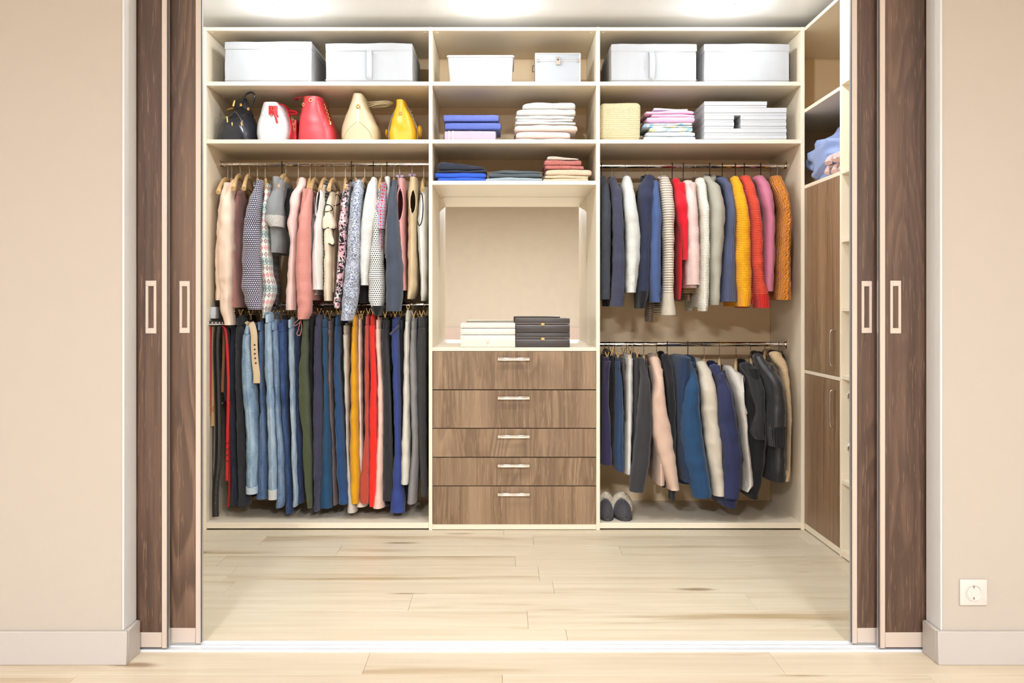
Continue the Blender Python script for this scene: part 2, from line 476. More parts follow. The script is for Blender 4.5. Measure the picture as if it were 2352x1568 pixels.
def rows_px(crop, rows, Yc, b, zmin=None):
    """photo outline of a cloth piece whose near face stands at Yc-0.7b -> world rows"""
    out = []
    for r in rows:
        bb = r[3] if len(r) > 3 else b
        Yf = Yc-0.55*bb
        l_, r_ = crop(r[1], r[0], Yf), crop(r[2], r[0], Yf)
        z = l_.z
        if zmin is not None: z = max(z, zmin)
        out.append((z, (l_.x+r_.x)/2, max(0.004, (r_.x-l_.x)/2), bb, Yc))
    return out
# ---------------------------------------------------------------- materials of the setting
M = {}
M['wall'] = plain('peach_wall_paint', (180, 168, 155), 0.85, bumpk=(120, 0.04), vary=0.015)
M['bead'] = plain('pale_corner_bead', (206, 203, 201), 0.6)
M['white_paint'] = plain('white_baseboard_paint', (182, 173, 165), 0.5, vary=0.01)
M['closet_wall'] = plain('closet_wall_paint', (238, 230, 215), 0.85)
M['ceiling'] = plain('satin_white_ceiling', (252, 252, 252), 0.28, vary=0.005)
M['cream'] = plain('cream_laminate', (240, 226, 203), 0.38, vary=0.01)
M['tan'] = plain('tan_back_board', (240, 210, 168), 0.5, vary=0.01)
M['alu'] = plain('champagne_aluminium', (200, 183, 169), 0.42, 0.2)
M['alu_grey'] = plain('grey_aluminium_edge', (186, 186, 190), 0.35, 0.6)
M['track'] = plain('white_aluminium_track', (232, 234, 238), 0.35, 0.3)
M['rubber'] = plain('dark_rubber_seal', (60, 58, 60), 0.7)
M['chrome'] = plain('polished_chrome', (225, 220, 214), 0.09, 1.0, vary=0.0)
M['chrome_dark'] = plain('dark_steel_hook', (120, 112, 105), 0.25, 1.0)
M['brass'] = plain('pale_gold_metal', (226, 192, 130), 0.22, 1.0)
M['door_wood'] = wood('brown_oak_laminate', (70, 49, 37), (99, 73, 57), (132, 102, 80), 'Z')
M['drawer_wood'] = wood('taupe_oak_laminate', (112, 86, 62), (146, 117, 88), (174, 145, 114), 'Z', k=0.9)
M['floor'] = floor_wood('pale_oak_plank', (212, 197, 170), (226, 213, 189), (182, 159, 123), (140, 112, 78))
M['floor_room'] = floor_wood('warm_oak_plank', (202, 185, 160), (214, 199, 176), (176, 152, 119), (138, 110, 79))
M['hanger_wood'] = wood('pale_beech', (206, 166, 112), (226, 190, 140), (236, 205, 158), 'Z', 0.35, 1.5)
M['black_plastic'] = plain('black_plastic', (30, 27, 26), 0.35)
M['brown_plastic'] = plain('dark_brown_velvet', (58, 42, 38), 0.6)
M['white_plastic'] = plain('white_plastic', (206, 196, 187), 0.35)
M['dark_hole'] = plain('dark_socket_hole', (60, 48, 40), 0.6)
M['lamp'] = NT('lamp_glow').m
_t = M['lamp'].node_tree.nodes['Principled BSDF']; _t.inputs['Emission Color'].default_value = (1, 0.95, 0.88, 1); _t.inputs['Emission Strength'].default_value = 14.0
M['room_lamp'] = NT('room_lamp_diffuser').m
_t = M['room_lamp'].node_tree.nodes['Principled BSDF']; _t.inputs['Emission Color'].default_value = (1, 0.9, 0.8, 1); _t.inputs['Emission Strength'].default_value = 5.0
_t = NT('silvered_mirror'); _t.set(Metallic=1.0, Roughness=0.02); _t.col((0.93, 0.92, 0.89)); M['mirror'] = _t.m

# ---------------------------------------------------------------- shell of the closet and the outer room
WY0, WY1 = 3.015, 3.112     # front and rear face of the wall with the opening
LX, RX = -1.19, 1.374       # the opening
XL, XR = -1.82, 2.16        # closet side walls
RXL, RXR, RYB = -2.9, 3.1, -4.6   # outer room
struct('wall_front_left', MB().box(RXL, LX, WY0, WY1, 0, 2.7), M['wall'], 'peach painted wall at the left of the closet opening', 'wall')
struct('wall_front_right', MB().box(RX, RXR, WY0, WY1, 0, 2.7), M['wall'], 'peach painted wall with a power socket right of the opening', 'wall')
struct('wall_header', MB().box(LX, RX, WY0, WY1, 2.46, 2.7), M['wall'], 'strip of wall above the sliding doors', 'wall')
struct('wall_closet_left', MB().box(XL-.08, XL, WY1, 5.48, 0, 2.7), M['closet_wall'], 'left side wall inside the closet', 'wall')
struct('wall_closet_right', MB().box(XR, XR+.08, WY1, 5.48, 0, 2.7), M['closet_wall'], 'right side wall inside the closet', 'wall')
struct('wall_closet_back', MB().box(XL, XR, 5.40, 5.48, 0, 2.7), M['closet_wall'], 'back wall behind the fitted wardrobe', 'wall')
struct('ceiling', MB().box(XL, XR, WY1, 5.40, CEIL, CEIL+.08), M['ceiling'], 'smooth white closet ceiling with recessed downlights', 'ceiling')
struct('ceiling_room', MB().box(RXL, RXR, RYB, WY0, 2.7, 2.78), M['ceiling'], 'white ceiling of the room before the closet', 'ceiling')
struct('wall_room_left', MB().box(RXL-.08, RXL, RYB, WY0, 0, 2.7), M['wall'], 'peach left wall of the room before the closet', 'wall')
struct('wall_room_right', MB().box(RXR, RXR+.08, RYB, WY0, 0, 2.7), M['wall'], 'peach right wall of the room before the closet', 'wall')
struct('wall_room_back', MB().box(RXL, RXR, RYB-.08, RYB, 0, 2.7), plain('beige_plaster', (156, 143, 128), 0.85, vary=0.06), 'beige wall seen in the mirror', 'wall')
struct('trim_5', MB().box(RXL, RXR, RYB, RYB+.03, 0, 0.77, 0.004), plain('dusky_pink_panel', (156, 136, 124), 0.7), 'pinkish low wall panel seen at the foot of the mirror', 'trim')
# pale corner beads of the opening
struct('trim_1', MB().box(LX-.004, LX+.004, WY0-.004, WY1, .105, 2.46, .002), M['bead'], 'pale corner edge of the left wall', 'trim')
struct('trim_2', MB().box(RX-.004, RX+.004, WY0-.004, WY1, .105, 2.46, .002), M['bead'], 'pale corner edge of the right wall', 'trim')
def baseboard(name, pts, label):
    o = MB(); h = 0.105
    for (x0, x1, y0, y1) in pts: o.box(x0, x1, y0, y1, 0, h, 0.002)
    struct(name, o, M['white_paint'], label, 'baseboard')
baseboard('baseboard_left', [(RXL, LX+.016, WY0-.016, WY0), (LX, LX+.016, WY0, WY1)], 'white baseboard wrapping the left wall corner')
baseboard('baseboard_right', [(RX-.016, RXR, WY0-.016, WY0), (RX-.016, RX, WY0, WY1)], 'white baseboard wrapping the right wall corner')

# floor: base slab and planks
fl = struct('floor', MB().box(RXL-.08, RXR+.08, RYB, 5.48, -0.06, -0.0085), plain('floor_joint', (150, 124, 92), 0.8), 'pale oak plank floor of closet and room', 'floor')
rnd = random.Random(11)
PITCH = 0.192
def plank_mesh(x0, x1, d, mat):
    me_o = MB().box(-(x1-x0)/2+.0004, (x1-x0)/2-.0004, -d/2+.0004, d/2-.0004, -.008, 0, 0.0006).build('plank', mat, angle=30)
    me = me_o.data; bpy.data.objects.remove(me_o); return me
def planks(y_list, xa, xb, mat, lens):
    cache = {}
    for k, (y0, y1) in enumerate(y_list):
        x = xa-rnd.uniform(0, 1.2)
        while x < xb:
            a, b = max(x, xa), min(x+lens, xb)
            if b-a > 0.02:
                key = (round(b-a, 3), round(y1-y0, 3))
                if key not in cache: cache[key] = plank_mesh(0, b-a, y1-y0, mat)
                o = bpy.data.objects.new('plank', cache[key]); COL.objects.link(o)
                o.location = ((a+b)/2, (y0+y1)/2, 0); o.parent = fl
            x += lens
ys = []; y = 3.147-PITCH+.055
y = 3.204; seams = [3.204, 3.34, 3.535, 3.737, 3.914, 4.13, 4.309, 4.50, 4.69, 4.82]
planks(list(zip(seams[:-1], seams[1:])), XL, 1.53, M['floor'], 1.29)
planks([(4.82, 5.012), (5.012, 5.204), (5.204, 5.396)], XL, -1.502, M['floor'], 1.29)
planks([(3.117-PITCH*(i+1), 3.117-PITCH*i) for i in range(8)], RXL, RXR, M['floor_room'], 1.29)
struct('floor_room_rear', MB().box(RXL, RXR, RYB, 3.117-PITCH*8, -.0085, 0), M['floor_room'], 'oak floor behind the camera', 'floor')

# sliding door track
tr = thing('trim_3', 'white aluminium two-groove floor track of the sliding doors', 'track', (0, 3.16, 0), kind='structure')
MB().box(LX, RX, 3.117, 3.158, -.008, .003, .001).build('front_groove', M['track'], tr)
MB().box(LX, RX, 3.160, 3.203, -.008, .0015, .001).build('rear_groove', M['track'], tr)
for yy in (3.119, 3.159, 3.201):
    MB().box(LX, RX, yy-.0016, yy+.0016, .001, .006, .0006).build('rib', M['track'], tr)

# sliding doors
def sliding_door(n, x_edge, side, yf, hx0, hx1, label):
    """x_edge: leading edge (towards the middle); side: -1 door runs off to the left"""
    d = thing('door_%d' % n, label, 'door', (x_edge+side*0.32, yf+.012, 0.010), kind='structure')
    y0, y1 = yf, yf+.026; W = 0.65; zb, zt = 0.012, 2.45
    def bx(a, b, z0, z1, ya, yb, bev=.001):
        p, q = sorted((x_edge+side*a, x_edge+side*b)); return MB().box(p, q, ya, yb, z0, z1, bev)
    bx(.012, W-.012, .060, zt-.05, y0+.007, y1-.006, .0).build('panel', M['door_wood'], d)
    for a, b in ((0.0, .017), (W-.017, W)):
        st = bx(a, b, zb-.003, zt, y0, y1-.001, .002).build('stile', M['alu'], d)
    bx(-.0012, .002, zb, zt, y0+.006, y0+.011, .0).build('seal', M['rubber'], d)
    bx(-.0010, .003, zb, zt, y0+.013, y1, .0).build('edge_profile', M['alu_grey'], d)
    bx(.017, W-.017, zb, .060, y0+.002, y1-.002, .001).build('bottom_rail', M['alu'], d)
    bx(.017, W-.017, zt-.05, zt, y0+.002, y1-.002, .001).build('top_rail', M['alu'], d)
    # flush pull: frame with an inset of the panel wood
    za, zc = 1.031, 1.203
    h = MB()
    yy0, yy1 = y0+.003, y0+.009
    h.box(hx0, hx1, yy0, yy1, zc-.018, zc, .001); h.box(hx0, hx1, yy0, yy1, za, za+.018, .001)
    h.box(hx0, hx0+.009, yy0, yy1, za+.017, zc-.017, .001); h.box(hx1-.009, hx1, yy0, yy1, za+.017, zc-.017, .001)
    hh = h.build('flush_pull', M['alu'], d)
    return d
yF, yR = 3.120, 3.163
def hx(a, b, Y): return (a-VX)/FPX*Y, (b-VX)/FPX*Y
sliding_door(1, -1.091, -1, yF, *hx(333, 358, yF), label='leftmost brown oak sliding door, on the front track')
sliding_door(2, -0.995, -1, yR, *hx(411, 435, yR), label='brown oak sliding door left of the opening, on the rear track')
sliding_door(3, 1.150, 1, yR, *hx(1980, 2004, yR), label='brown oak sliding door right of the opening, on the rear track')
sliding_door(4, 1.225, 1, yF, *hx(2046, 2071, yF), label='rightmost brown oak sliding door, on the front track')

# power socket on the right wall
sx, sz = P(2234, 1359, WY0).x, P(2234, 1359, WY0).z
so = thing('power_socket', 'white square power socket low on the right wall', 'socket', (sx, WY0, sz))
MB().box(sx-.043, sx+.043, WY0-.008, WY0, sz-.041, sz+.041, .004, 2).build('plate', M['white_plastic'], so)
MB().lathe((sx, WY0-.008, sz), [(.0, .004), (.0185, .004), (.020, .0), (.0235, -.0035), (.026, -.003), (.027, .001)], 32, 'Y').build('well', M['white_plastic'], so)
for dx in (-.0095, .0095):
    MB().lathe((sx+dx, WY0-.0045, sz), [(0, -.0015), (.0036, -.0015), (.0036, .002)], 12, 'Y').build('pin_hole', M['dark_hole'], so)
for dz in (-.0175, .0175):
    MB().box(sx-.001, sx+.001, WY0-.010, WY0-.004, sz+dz-.0035, sz+dz+.0035).build('earth_clip', M['chrome_dark'], so)

# ---------------------------------------------------------------- lamps
def light(name, typ, loc, energy, colr, **kw):
    ld = bpy.data.lights.new(name, typ); ld.energy = energy; ld.color = colr
    for k, v in kw.items(): setattr(ld, k, v)
    o = bpy.data.objects.new(name, ld); COL.objects.link(o); o.location = loc; return o
def downlight(x, y, watt, label):
    t = thing('downlight', label, 'downlight', (x, y, CEIL), group='ceiling downlights in the closet')
    MB().lathe((x, y, CEIL), [(.044, .0), (.044, -.006), (.036, -.008), (.031, -.003), (.031, .0)], 28).build('trim_ring', M['white_plastic'], t)
    MB().lathe((x, y, CEIL), [(.0, -.030), (.014, -.027), (.024, -.018), (.029, -.008), (.031, -.001)], 24).build('bulb', M['lamp'], t)
    l = light('downlight_beam', 'POINT', (0, 0, -.060), watt, CLOSET_COL, shadow_soft_size=.016); l.parent = t
for k, px_ in enumerate((650, 1135, 1668)):
    downlight((px_-VX)/FPX*4.61, 4.61, CLOSET_W, ('glowing round downlight over the handbag bay', 'glowing round downlight over the drawer unit', 'glowing round downlight over the right bay')[k])
for k, x in enumerate((-1.05, -.04, 1.07)):
    downlight(x, 3.75, CLOSET_ROW2_W, ('downlight near the left sliding doors', 'downlight above the middle of the opening', 'downlight near the right sliding doors')[k])
for k, (x, y) in enumerate(((-1.0, -1.2), (1.2, -1.2))):
    t = thing('ceiling_lamp', ('round ceiling lamp of the room, left', 'round ceiling lamp of the room, right')[k], 'lamp', (x, y, 2.7), group='room ceiling lamps')
    MB().lathe((x, y, 2.7), [(.30, 0), (.30, -.05), (.285, -.05), (.285, -.0)], 36).build('housing', M['alu'], t)
    MB().lathe((x, y, 2.7), [(0, -.045), (.284, -.045)], 36).build('diffuser', M['room_lamp'], t)
    l = light('ceiling_lamp_light', 'AREA', (0, 0, -.055), ROOM_W, ROOM_COL, shape='DISK', size=.55); l.parent = t

# ---------------------------------------------------------------- fitted wardrobe units
zA, zB, zC, zN = 2.239, 1.950, 1.744, 0.911   # shelf tops
T = 0.020
def panel(name, parent, x0, x1, y0, y1, z0, z1, bev=.0012):
    return MB().box(x0, x1, y0, y1, z0, z1, bev).build(name, M['tan' if name in ('back_panel', 'end_panel') else 'cream'], parent, angle=30)
U = [(-1.500, -1.481), (-.370, -.352), (.466, .485), (1.489, 1.507)]   # uprights
ZT = 2.511
def unit(name, label, x0, x1, uprights, shelves):
    t = thing(name, label, 'wardrobe', ((x0+x1)/2, (FRONT+BACK)/2, 0))
    for (a, b) in uprights: panel('upright', t, a, b, FRONT-.001, BACK, 0, ZT)
    panel('top_panel', t, x0, x1, FRONT+.001, BACK, ZT-.018, ZT-.0005)
    panel('back_panel', t, x0, x1, BACK, BACK+.008, 0.0, ZT)
    panel('bottom_panel', t, x0, x1, FRONT+.002, BACK, .008, .036)
    for z in shelves: panel('shelf', t, x0, x1, FRONT+.002, BACK, z-T, z)
    # round caps of the shelf fittings under each shelf
    for z in [ZT-.018]+[z-T for z in shelves]:
        for x in (x0+.020, x1-.020):
            for yy in (FRONT+.035, BACK-.06):
                MB().lathe((x, yy, z), [(0, -.0015), (.0075, -.0015), (.009, -.0005), (.009, .0)], 14).build('fitting_cap', M['cream'], t)
    return t
def rail(t, x0, x1, z, flange):
    r = MB().sweep([(x0, ROD_Y, z), (x1, ROD_Y, z)], .0115, n=20).build('clothes_rail', M['chrome'], t)
    for (x, s) in flange:
        MB().lathe((x, ROD_Y, z), [(0.0, s*.010), (.017, s*.010), (.018, s*.006), (.026, s*.004), (.026, 0)], 20, 'X').build('rail_flange', M['chrome'], r)
        for dz in (-.020, .020): MB().ball((x+s*.005, ROD_Y, z+dz), .004, 8).build('rail_screw', M['chrome'], r)
Z_UL, Z_LL, Z_UR, Z_LR = 1.863, 1.126, 1.854, .918
uL = unit('wardrobe_unit', 'open cream wardrobe bay with handbags above blouses and trousers', -1.481, -.370, U[:2], [zA, zB])
rail(uL, -1.481, -.370, Z_UL, [(-1.481, 1), (-.370, -1)]); rail(uL, -1.481, -.370, Z_LL, [(-1.481, 1), (-.370, -1)])
uC = unit('wardrobe_unit', 'cream wardrobe bay with mirror niche and five taupe drawers', -.352, .466, [], [zA, zB, zC])
uR = unit('wardrobe_unit', 'open cream wardrobe bay with sweaters above blazers and slippers', .485, 1.489, U[2:], [zA, zB])
rail(uR, .485, 1.489, Z_UR, [(1.489, -1), (.485, 1)]); rail(uR, .485, 1.489, Z_LR, [(1.489, -1), (.485, 1)])
panel('niche_board', uC, -.352, .466, FRONT+.002, BACK, zN-.018, zN)
MB().box(-.352, .466, BACK-.006, BACK-.001, zN, zC-T, .001).build('mirror', M['mirror'], uC)['label'] = 'silvered mirror at the back of the niche'
panel('plinth', uC, -.352, .466, FRONT+.001, FRONT+.02, .003, .030)
dr = [(806.7, 894.4), (895.6, 982.9), (984.0, 1049.3), (1050.5, 1115.2), (1116.2, 1204.0)]
for (a, b) in dr:
    z1, z0 = P(0, a, FRONT).z, P(0, b, FRONT).z
    d = MB().box(-.3505, .4645, FRONT-.001, FRONT+.018, z0+.0008, z1-.0008, .001).build('drawer', M['drawer_wood'], uC, angle=30)
    xa, xb = (1142.7-VX)/460, (1216.7-VX)/460; zh = z1-.0375
    h = MB(); pts = [(xa+.004, FRONT, zh), (xa+.004, FRONT-.022, zh)]
    h.box(xa, xb, FRONT-.030, FRONT-.022, zh-.0075, zh+.0075, .002, 2)
    h.box(xa+.003, xa+.011, FRONT-.024, FRONT, zh-.005, zh+.005, .001); h.box(xb-.011, xb-.003, FRONT-.024, FRONT, zh-.005, zh+.005, .001)
    h.build('handle', M['chrome'], d)

# right hand return cabinet: corner column with doors, then open shelves
cX = 1.507; cD = .60
rc = thing('corner_cabinet', 'tall cream corner cabinet with two taupe doors by the sliding doors', 'cabinet', (cX+.3, 4.55, 0))
YU0, YU1 = 4.282, 4.300
def cp(name, y0, y1, z0, z1, x0=cX, x1=cX+cD): return panel(name, rc, x0, x1, y0, y1, z0, z1)
cp('upright', YU0, YU1, 0, ZT)
cp('top_panel', YU1, BACK, ZT-.018, ZT, cX+.001)
panel('back_panel', rc, cX+cD, cX+cD+.01, YU1, BACK, 0, ZT)
panel('end_panel', rc, cX, cX+cD, BACK, BACK+.01, 0, ZT)
for z in (2.102, 1.722, .801): cp('shelf', YU1, BACK, z-.018, z, cX+.001)
cp('bottom_panel', YU1, BACK, .006, .036, cX+.001)
for (z0, z1, h0, h1) in ((.803, 1.703, .848, 1.012), (.038, .781, .572, .740)):
    d = MB().box(cX-.001, cX+.017, YU1+.001, FRONT-.002, z0, z1, .001).build('door', M['drawer_wood'], rc, angle=30)
    h = MB(); yh = 4.352
    h.sweep(cr([(cX, yh, h1), (cX-.022, yh, h1-.003), (cX-.027, yh, h1-.02), (cX-.028, yh, (h0+h1)/2), (cX-.027, yh, h0+.02), (cX-.022, yh, h0+.003), (cX, yh, h0)], 5), .003, .007, n=8, up=(0, 1, 0))
    h.build('handle', M['chrome'], d)
rs = thing('shelf_cabinet', 'narrow open cream shelf cabinet half hidden by the right sliding door', 'cabinet', (cX+.3, 3.9, 0))
def sp(name, y0, y1, z0, z1, x0=cX, x1=cX+cD): return panel(name, rs, x0, x1, y0, y1, z0, z1)
sp('upright', 3.42, 3.438, 0, ZT)
sp('top_panel', 3.438, YU0, ZT-.018, ZT)
panel('back_panel', rs, cX+cD, cX+cD+.01, 3.42, YU0, 0, ZT)
for z in (2.121, 1.724, 1.420, 1.114, .812, .347): sp('shelf', 3.438, YU0, z-.018, z, cX+.0015)
sp('bottom_panel', 3.438, YU0, .006, .036, cX+.0015)
for z in (.72, .49):
    hg = MB(); hg.box(cX+.03, cX+.075, YU0-.012, YU0, z-.022, z+.022, .003); hg.box(cX+.02, cX+.05, YU0-.022, YU0-.010, z-.012, z+.012, .002)
    hg.build('hinge', M['chrome'], rs)
# ---------------------------------------------------------------- hangers
def yawpt(c, x, y, z, yaw):
    return Vector((c[0]+x*math.cos(yaw)-y*math.sin(yaw), c[1]+x*math.sin(yaw)+y*math.cos(yaw), c[2]+z))
def hook(mb, c, zr, ztop, yaw, r=.0016):
    """steel question-mark hook over a rail whose centre is at zr, shank down to ztop"""
    R = .0145; pts = []
    for i in range(11):
        a = math.radians(-35+i*21.5)          # from the free end at the back over the top to the front
        pts.append(yawpt((c[0], c[1], zr), 0, R*math.cos(a), R*math.sin(a), yaw))
    pts += [yawpt((c[0], c[1], zr), 0, -.010, -.012, yaw), yawpt((c[0], c[1], zr), 0, -.002, -.021, yaw), yawpt((c[0], c[1], zr), 0, 0, -.030, yaw)]
    pts.append(Vector((c[0], c[1], ztop)))
    mb.sweep(pts, r, n=6)
GH = {'wood': 'wooden hangers on the rails', 'dark': 'dark hangers on the rails', 'clip': 'steel clip hangers on the lower rails', 'satin': 'padded satin hangers on the rails'}
def hanger(kind, x, zr, yaw, of, span=.205, drop=.085, satin=None, ztop=None):
    ztop = ztop if ztop is not None else zr-.056
    nm = {'wood': 'wooden_hanger', 'dark': 'dark_hanger', 'clip': 'clip_hanger', 'satin': 'padded_hanger'}[kind]
    lb = {'wood': 'pale wooden hanger', 'dark': 'dark plastic hanger', 'clip': 'steel clip hanger', 'satin': 'padded satin hanger'}[kind]
    t = thing(nm, '%s holding the %s' % (lb, of), 'hanger', (x, ROD_Y, zr), group=GH[kind])
    c = (x, ROD_Y, ztop)
    hk = MB(); hook(hk, c, zr, ztop-.004, yaw, .0026 if kind == 'dark' else .0016)
    hk.build('hook', M['brown_plastic'] if kind == 'dark' else M['chrome'], t)
    if kind == 'clip':
        b = MB().sweep([yawpt(c, 0, -.155, 0, yaw), yawpt(c, 0, .155, 0, yaw)], .002, n=6); b.build('bar', M['chrome'], t)
        for y in (-.145, .125):
            k = MB()
            for s in (-1, 1):
                k.sweep([yawpt(c, s*.0095, y, .017, yaw), yawpt(c, s*.005, y, .004, yaw), yawpt(c, s*.0015, y, -.010, yaw), yawpt(c, s*.0045, y, -.026, yaw)], [.0024, .0022, .002, .0022], .006, n=6, up=(0, 1, 0))
                k.ball(yawpt(c, s*.0095, y, .018, yaw), .0034, 8)
            k.build('clip', M['brass'], t)
        return t
    pr = [(-span, -drop), (-span*.86, -drop*.72), (-span*.6, -drop*.30), (-span*.3, -drop*.06), (0, 0), (span*.3, -drop*.06), (span*.6, -drop*.30), (span*.86, -drop*.72), (span, -drop)]
    pts = cr([yawpt(c, 0, y, z-.012, yaw) for y, z in pr], 3); m = len(pts)
    if kind == 'wood':
        wa = [.0075+.0045*abs(2*i/(m-1)-1)**2 for i in range(m)]; wb = [.0155-.002*abs(2*i/(m-1)-1) for i in range(m)]
        MB().sweep(pts, wa, wb, n=12, up=(1, 0, 0)).build('shoulder_bar', M['hanger_wood'], t) if False else MB().sweep(pts, wb, wa, n=12, up=(math.cos(yaw), math.sin(yaw), 0)).build('shoulder_bar', M['hanger_wood'], t)
        MB().sweep([yawpt(c, 0, -span*.82, -drop*.95, yaw), yawpt(c, 0, span*.82, -drop*.95, yaw)], .005, n=8).build('cross_bar', M['hanger_wood'], t)
    elif kind == 'dark':
        MB().sweep(pts, .006, .0035, n=8, up=(math.cos(yaw), math.sin(yaw), 0)).build('shoulder_bar', M['brown_plastic'], t)
        MB().sweep([yawpt(c, 0, -span*.96, -drop*1.05, yaw), yawpt(c, 0, span*.96, -drop*1.05, yaw)], .0028, n=6).build('cross_bar', M['brown_plastic'], t)
    else:
        MB().sweep(pts, [.006+.005*math.sin(PI*i/(m-1)) for i in range(m)], n=12).build('padding', satin, t)
        bw = MB()
        for s in (-1, 1):
            bw.ball(yawpt(c, s*.011, -.008, .008, yaw), .009, 10, (1.1, .5, .8)); bw.sweep([yawpt(c, s*.003, -.010, .006, yaw), yawpt(c, s*.010, -.014, -.010, yaw)], [.003, .004], .0015, n=6)
        bw.build('bow', satin, t)
    return t

# ---------------------------------------------------------------- garments
SEED = [0.0]
def nseed(): SEED[0] += 1.37; return SEED[0]
def scale_rows(rows, fa, fb=1.0, dx=0.0, cy=None, dz=0.0):
    return [(z+dz, cx+dx, a*fa, b*fb, (cy if cy is not None else c)) for z, cx, a, b, c in rows]
def cut(rows, ztop, zbot):
    zs = sorted(set([ztop, zbot]+[r[0] for r in rows if zbot < r[0] < ztop]), reverse=True)
    return interp(rows, zs)

def top(name, label, cat, mat, crop, rows, short, zr, hook_x=None, hang='wood', dy=0.0, sb=.058, hem=None, body=None, bodymat=None, cuff=None, cuffmat=None,
        collar=None, collarmat=None, fold=.075, folds=4, wr=.004, group=None, bt=.017, satin=None, cuffgrow=1.04, far=True, hang_on=True, collar_h=.03, span=.165, hyaw=None):
    """long- or short-sleeved top seen from its side: near sleeve, body behind it, far sleeve"""
    Yc = 4.885+dy; sd = nseed()
    R = rows_px(crop, rows, Yc, sb)
    # round the shoulder: depth shrinks towards the neck
    zt = R[0][0]; zb = R[-1][0]
    R = [(z, cx, a, b*min(1.0, .55+.45*min(1, (zt-z)/.10)), cy+.05*max(0, 1-(zt-z)/.12)) for z, cx, a, b, cy in R]
    xs = sum(r[1] for r in R[:3])/3
    hxw = (crop.x+hook_x/crop.k-VX)/FPX*ROD_Y if hook_x is not None else xs
    yaw = max(-.30, min(.30, math.atan2(xs-hxw, .17)))
    base = (hxw, ROD_Y, zb)
    t = thing(name, label, cat, base, group=group)
    # body
    if body is not None:
        Bd = rows_px(crop, body, 5.03+dy, .185)
        Bd = [(z, cx, a, b, cy) for z, cx, a, b, cy in Bd]
    else:
        zh = crop(0, hem, 4.90).z if hem else zb+.02
        z0 = zt-.005
        Bd = []
        for s_, b_ in ((0, .06), (.03, .10), (.07, .16), (.12, .185), (.3, .185), (.6, .187), (1, .19)):
            z = z0-s_*(z0-zh) if s_ > .12 else z0-s_
            Bd.append((z, hxw+(xs-hxw)*.35+.002*math.sin(z*9+sd), bt*(.9+.1*s_), b_, 5.065+dy))
        Bd.sort(key=lambda r: -r[0])
    if zr == Z_UL: Bd = [r for r in Bd if r[0] > 1.16]+[(1.148, *[r for r in Bd if r[0] > 1.16][-1][1:])] if Bd[-1][0] < 1.148 else Bd
    loft(MB(), Bd, n=26, step=.022, fold=fold*.9, folds=6, seed=sd, wr=wr, dome=.012).build('body', bodymat or mat, t)
    # near sleeve (and its cuff)
    zc = None
    if cuff: zc = crop(0, cuff, Yc-.55*sb).z
    Rs = R if not zc else cut(R, zt, zc)
    loft(MB(), Rs, fold=fold, folds=folds, seed=sd+.3, wr=wr, dome=.014).build('sleeve', mat, t)
    if zc:
        Rc = scale_rows(cut(R, zc+.006, zb), cuffgrow, 1.02)
        loft(MB(), Rc, step=.012, fold=fold*.5, folds=folds, seed=sd+.3, wr=wr*.5, dome=.0).build('cuff', cuffmat or mat, t)
    if far:
        Rf = [(z, max(-1.470+a, hxw+(cx-xs)*.5), a*.92, b*.9, 5.235+dy*.5) for z, cx, a, b, cy in R]
        loft(MB(), Rf, n=16, step=.035, fold=fold, folds=folds, seed=sd+.9, wr=wr, dome=.014).build('sleeve', mat, t)
    if collar is not None:
        cxp = crop(collar[0], collar[1], 4.97)
        w_ = (collar[2] if len(collar) > 2 else 60)/crop.k/FPX*4.97/2
        rr = []
        for i in range(15):
            a_ = 2*PI*i/14
            rr.append(Vector((cxp.x+w_*math.cos(a_), 5.04+dy+.075*math.sin(a_), cxp.z+.018*math.sin(a_))))
        MB().sweep(rr, .004, collar_h/2, n=8, caps=False, up=(0, 0, 1)).build('collar', collarmat or mat, t)
    if hang_on: hanger(hang, hxw, zr, yaw if hyaw is None else hyaw, short, span=.11 if hang == 'satin' else span, drop=.085*span/.205, satin=satin, ztop=max(zt+.018, zr-.075) if zt+.018 < zr-.03 else zr-.05)
    return t

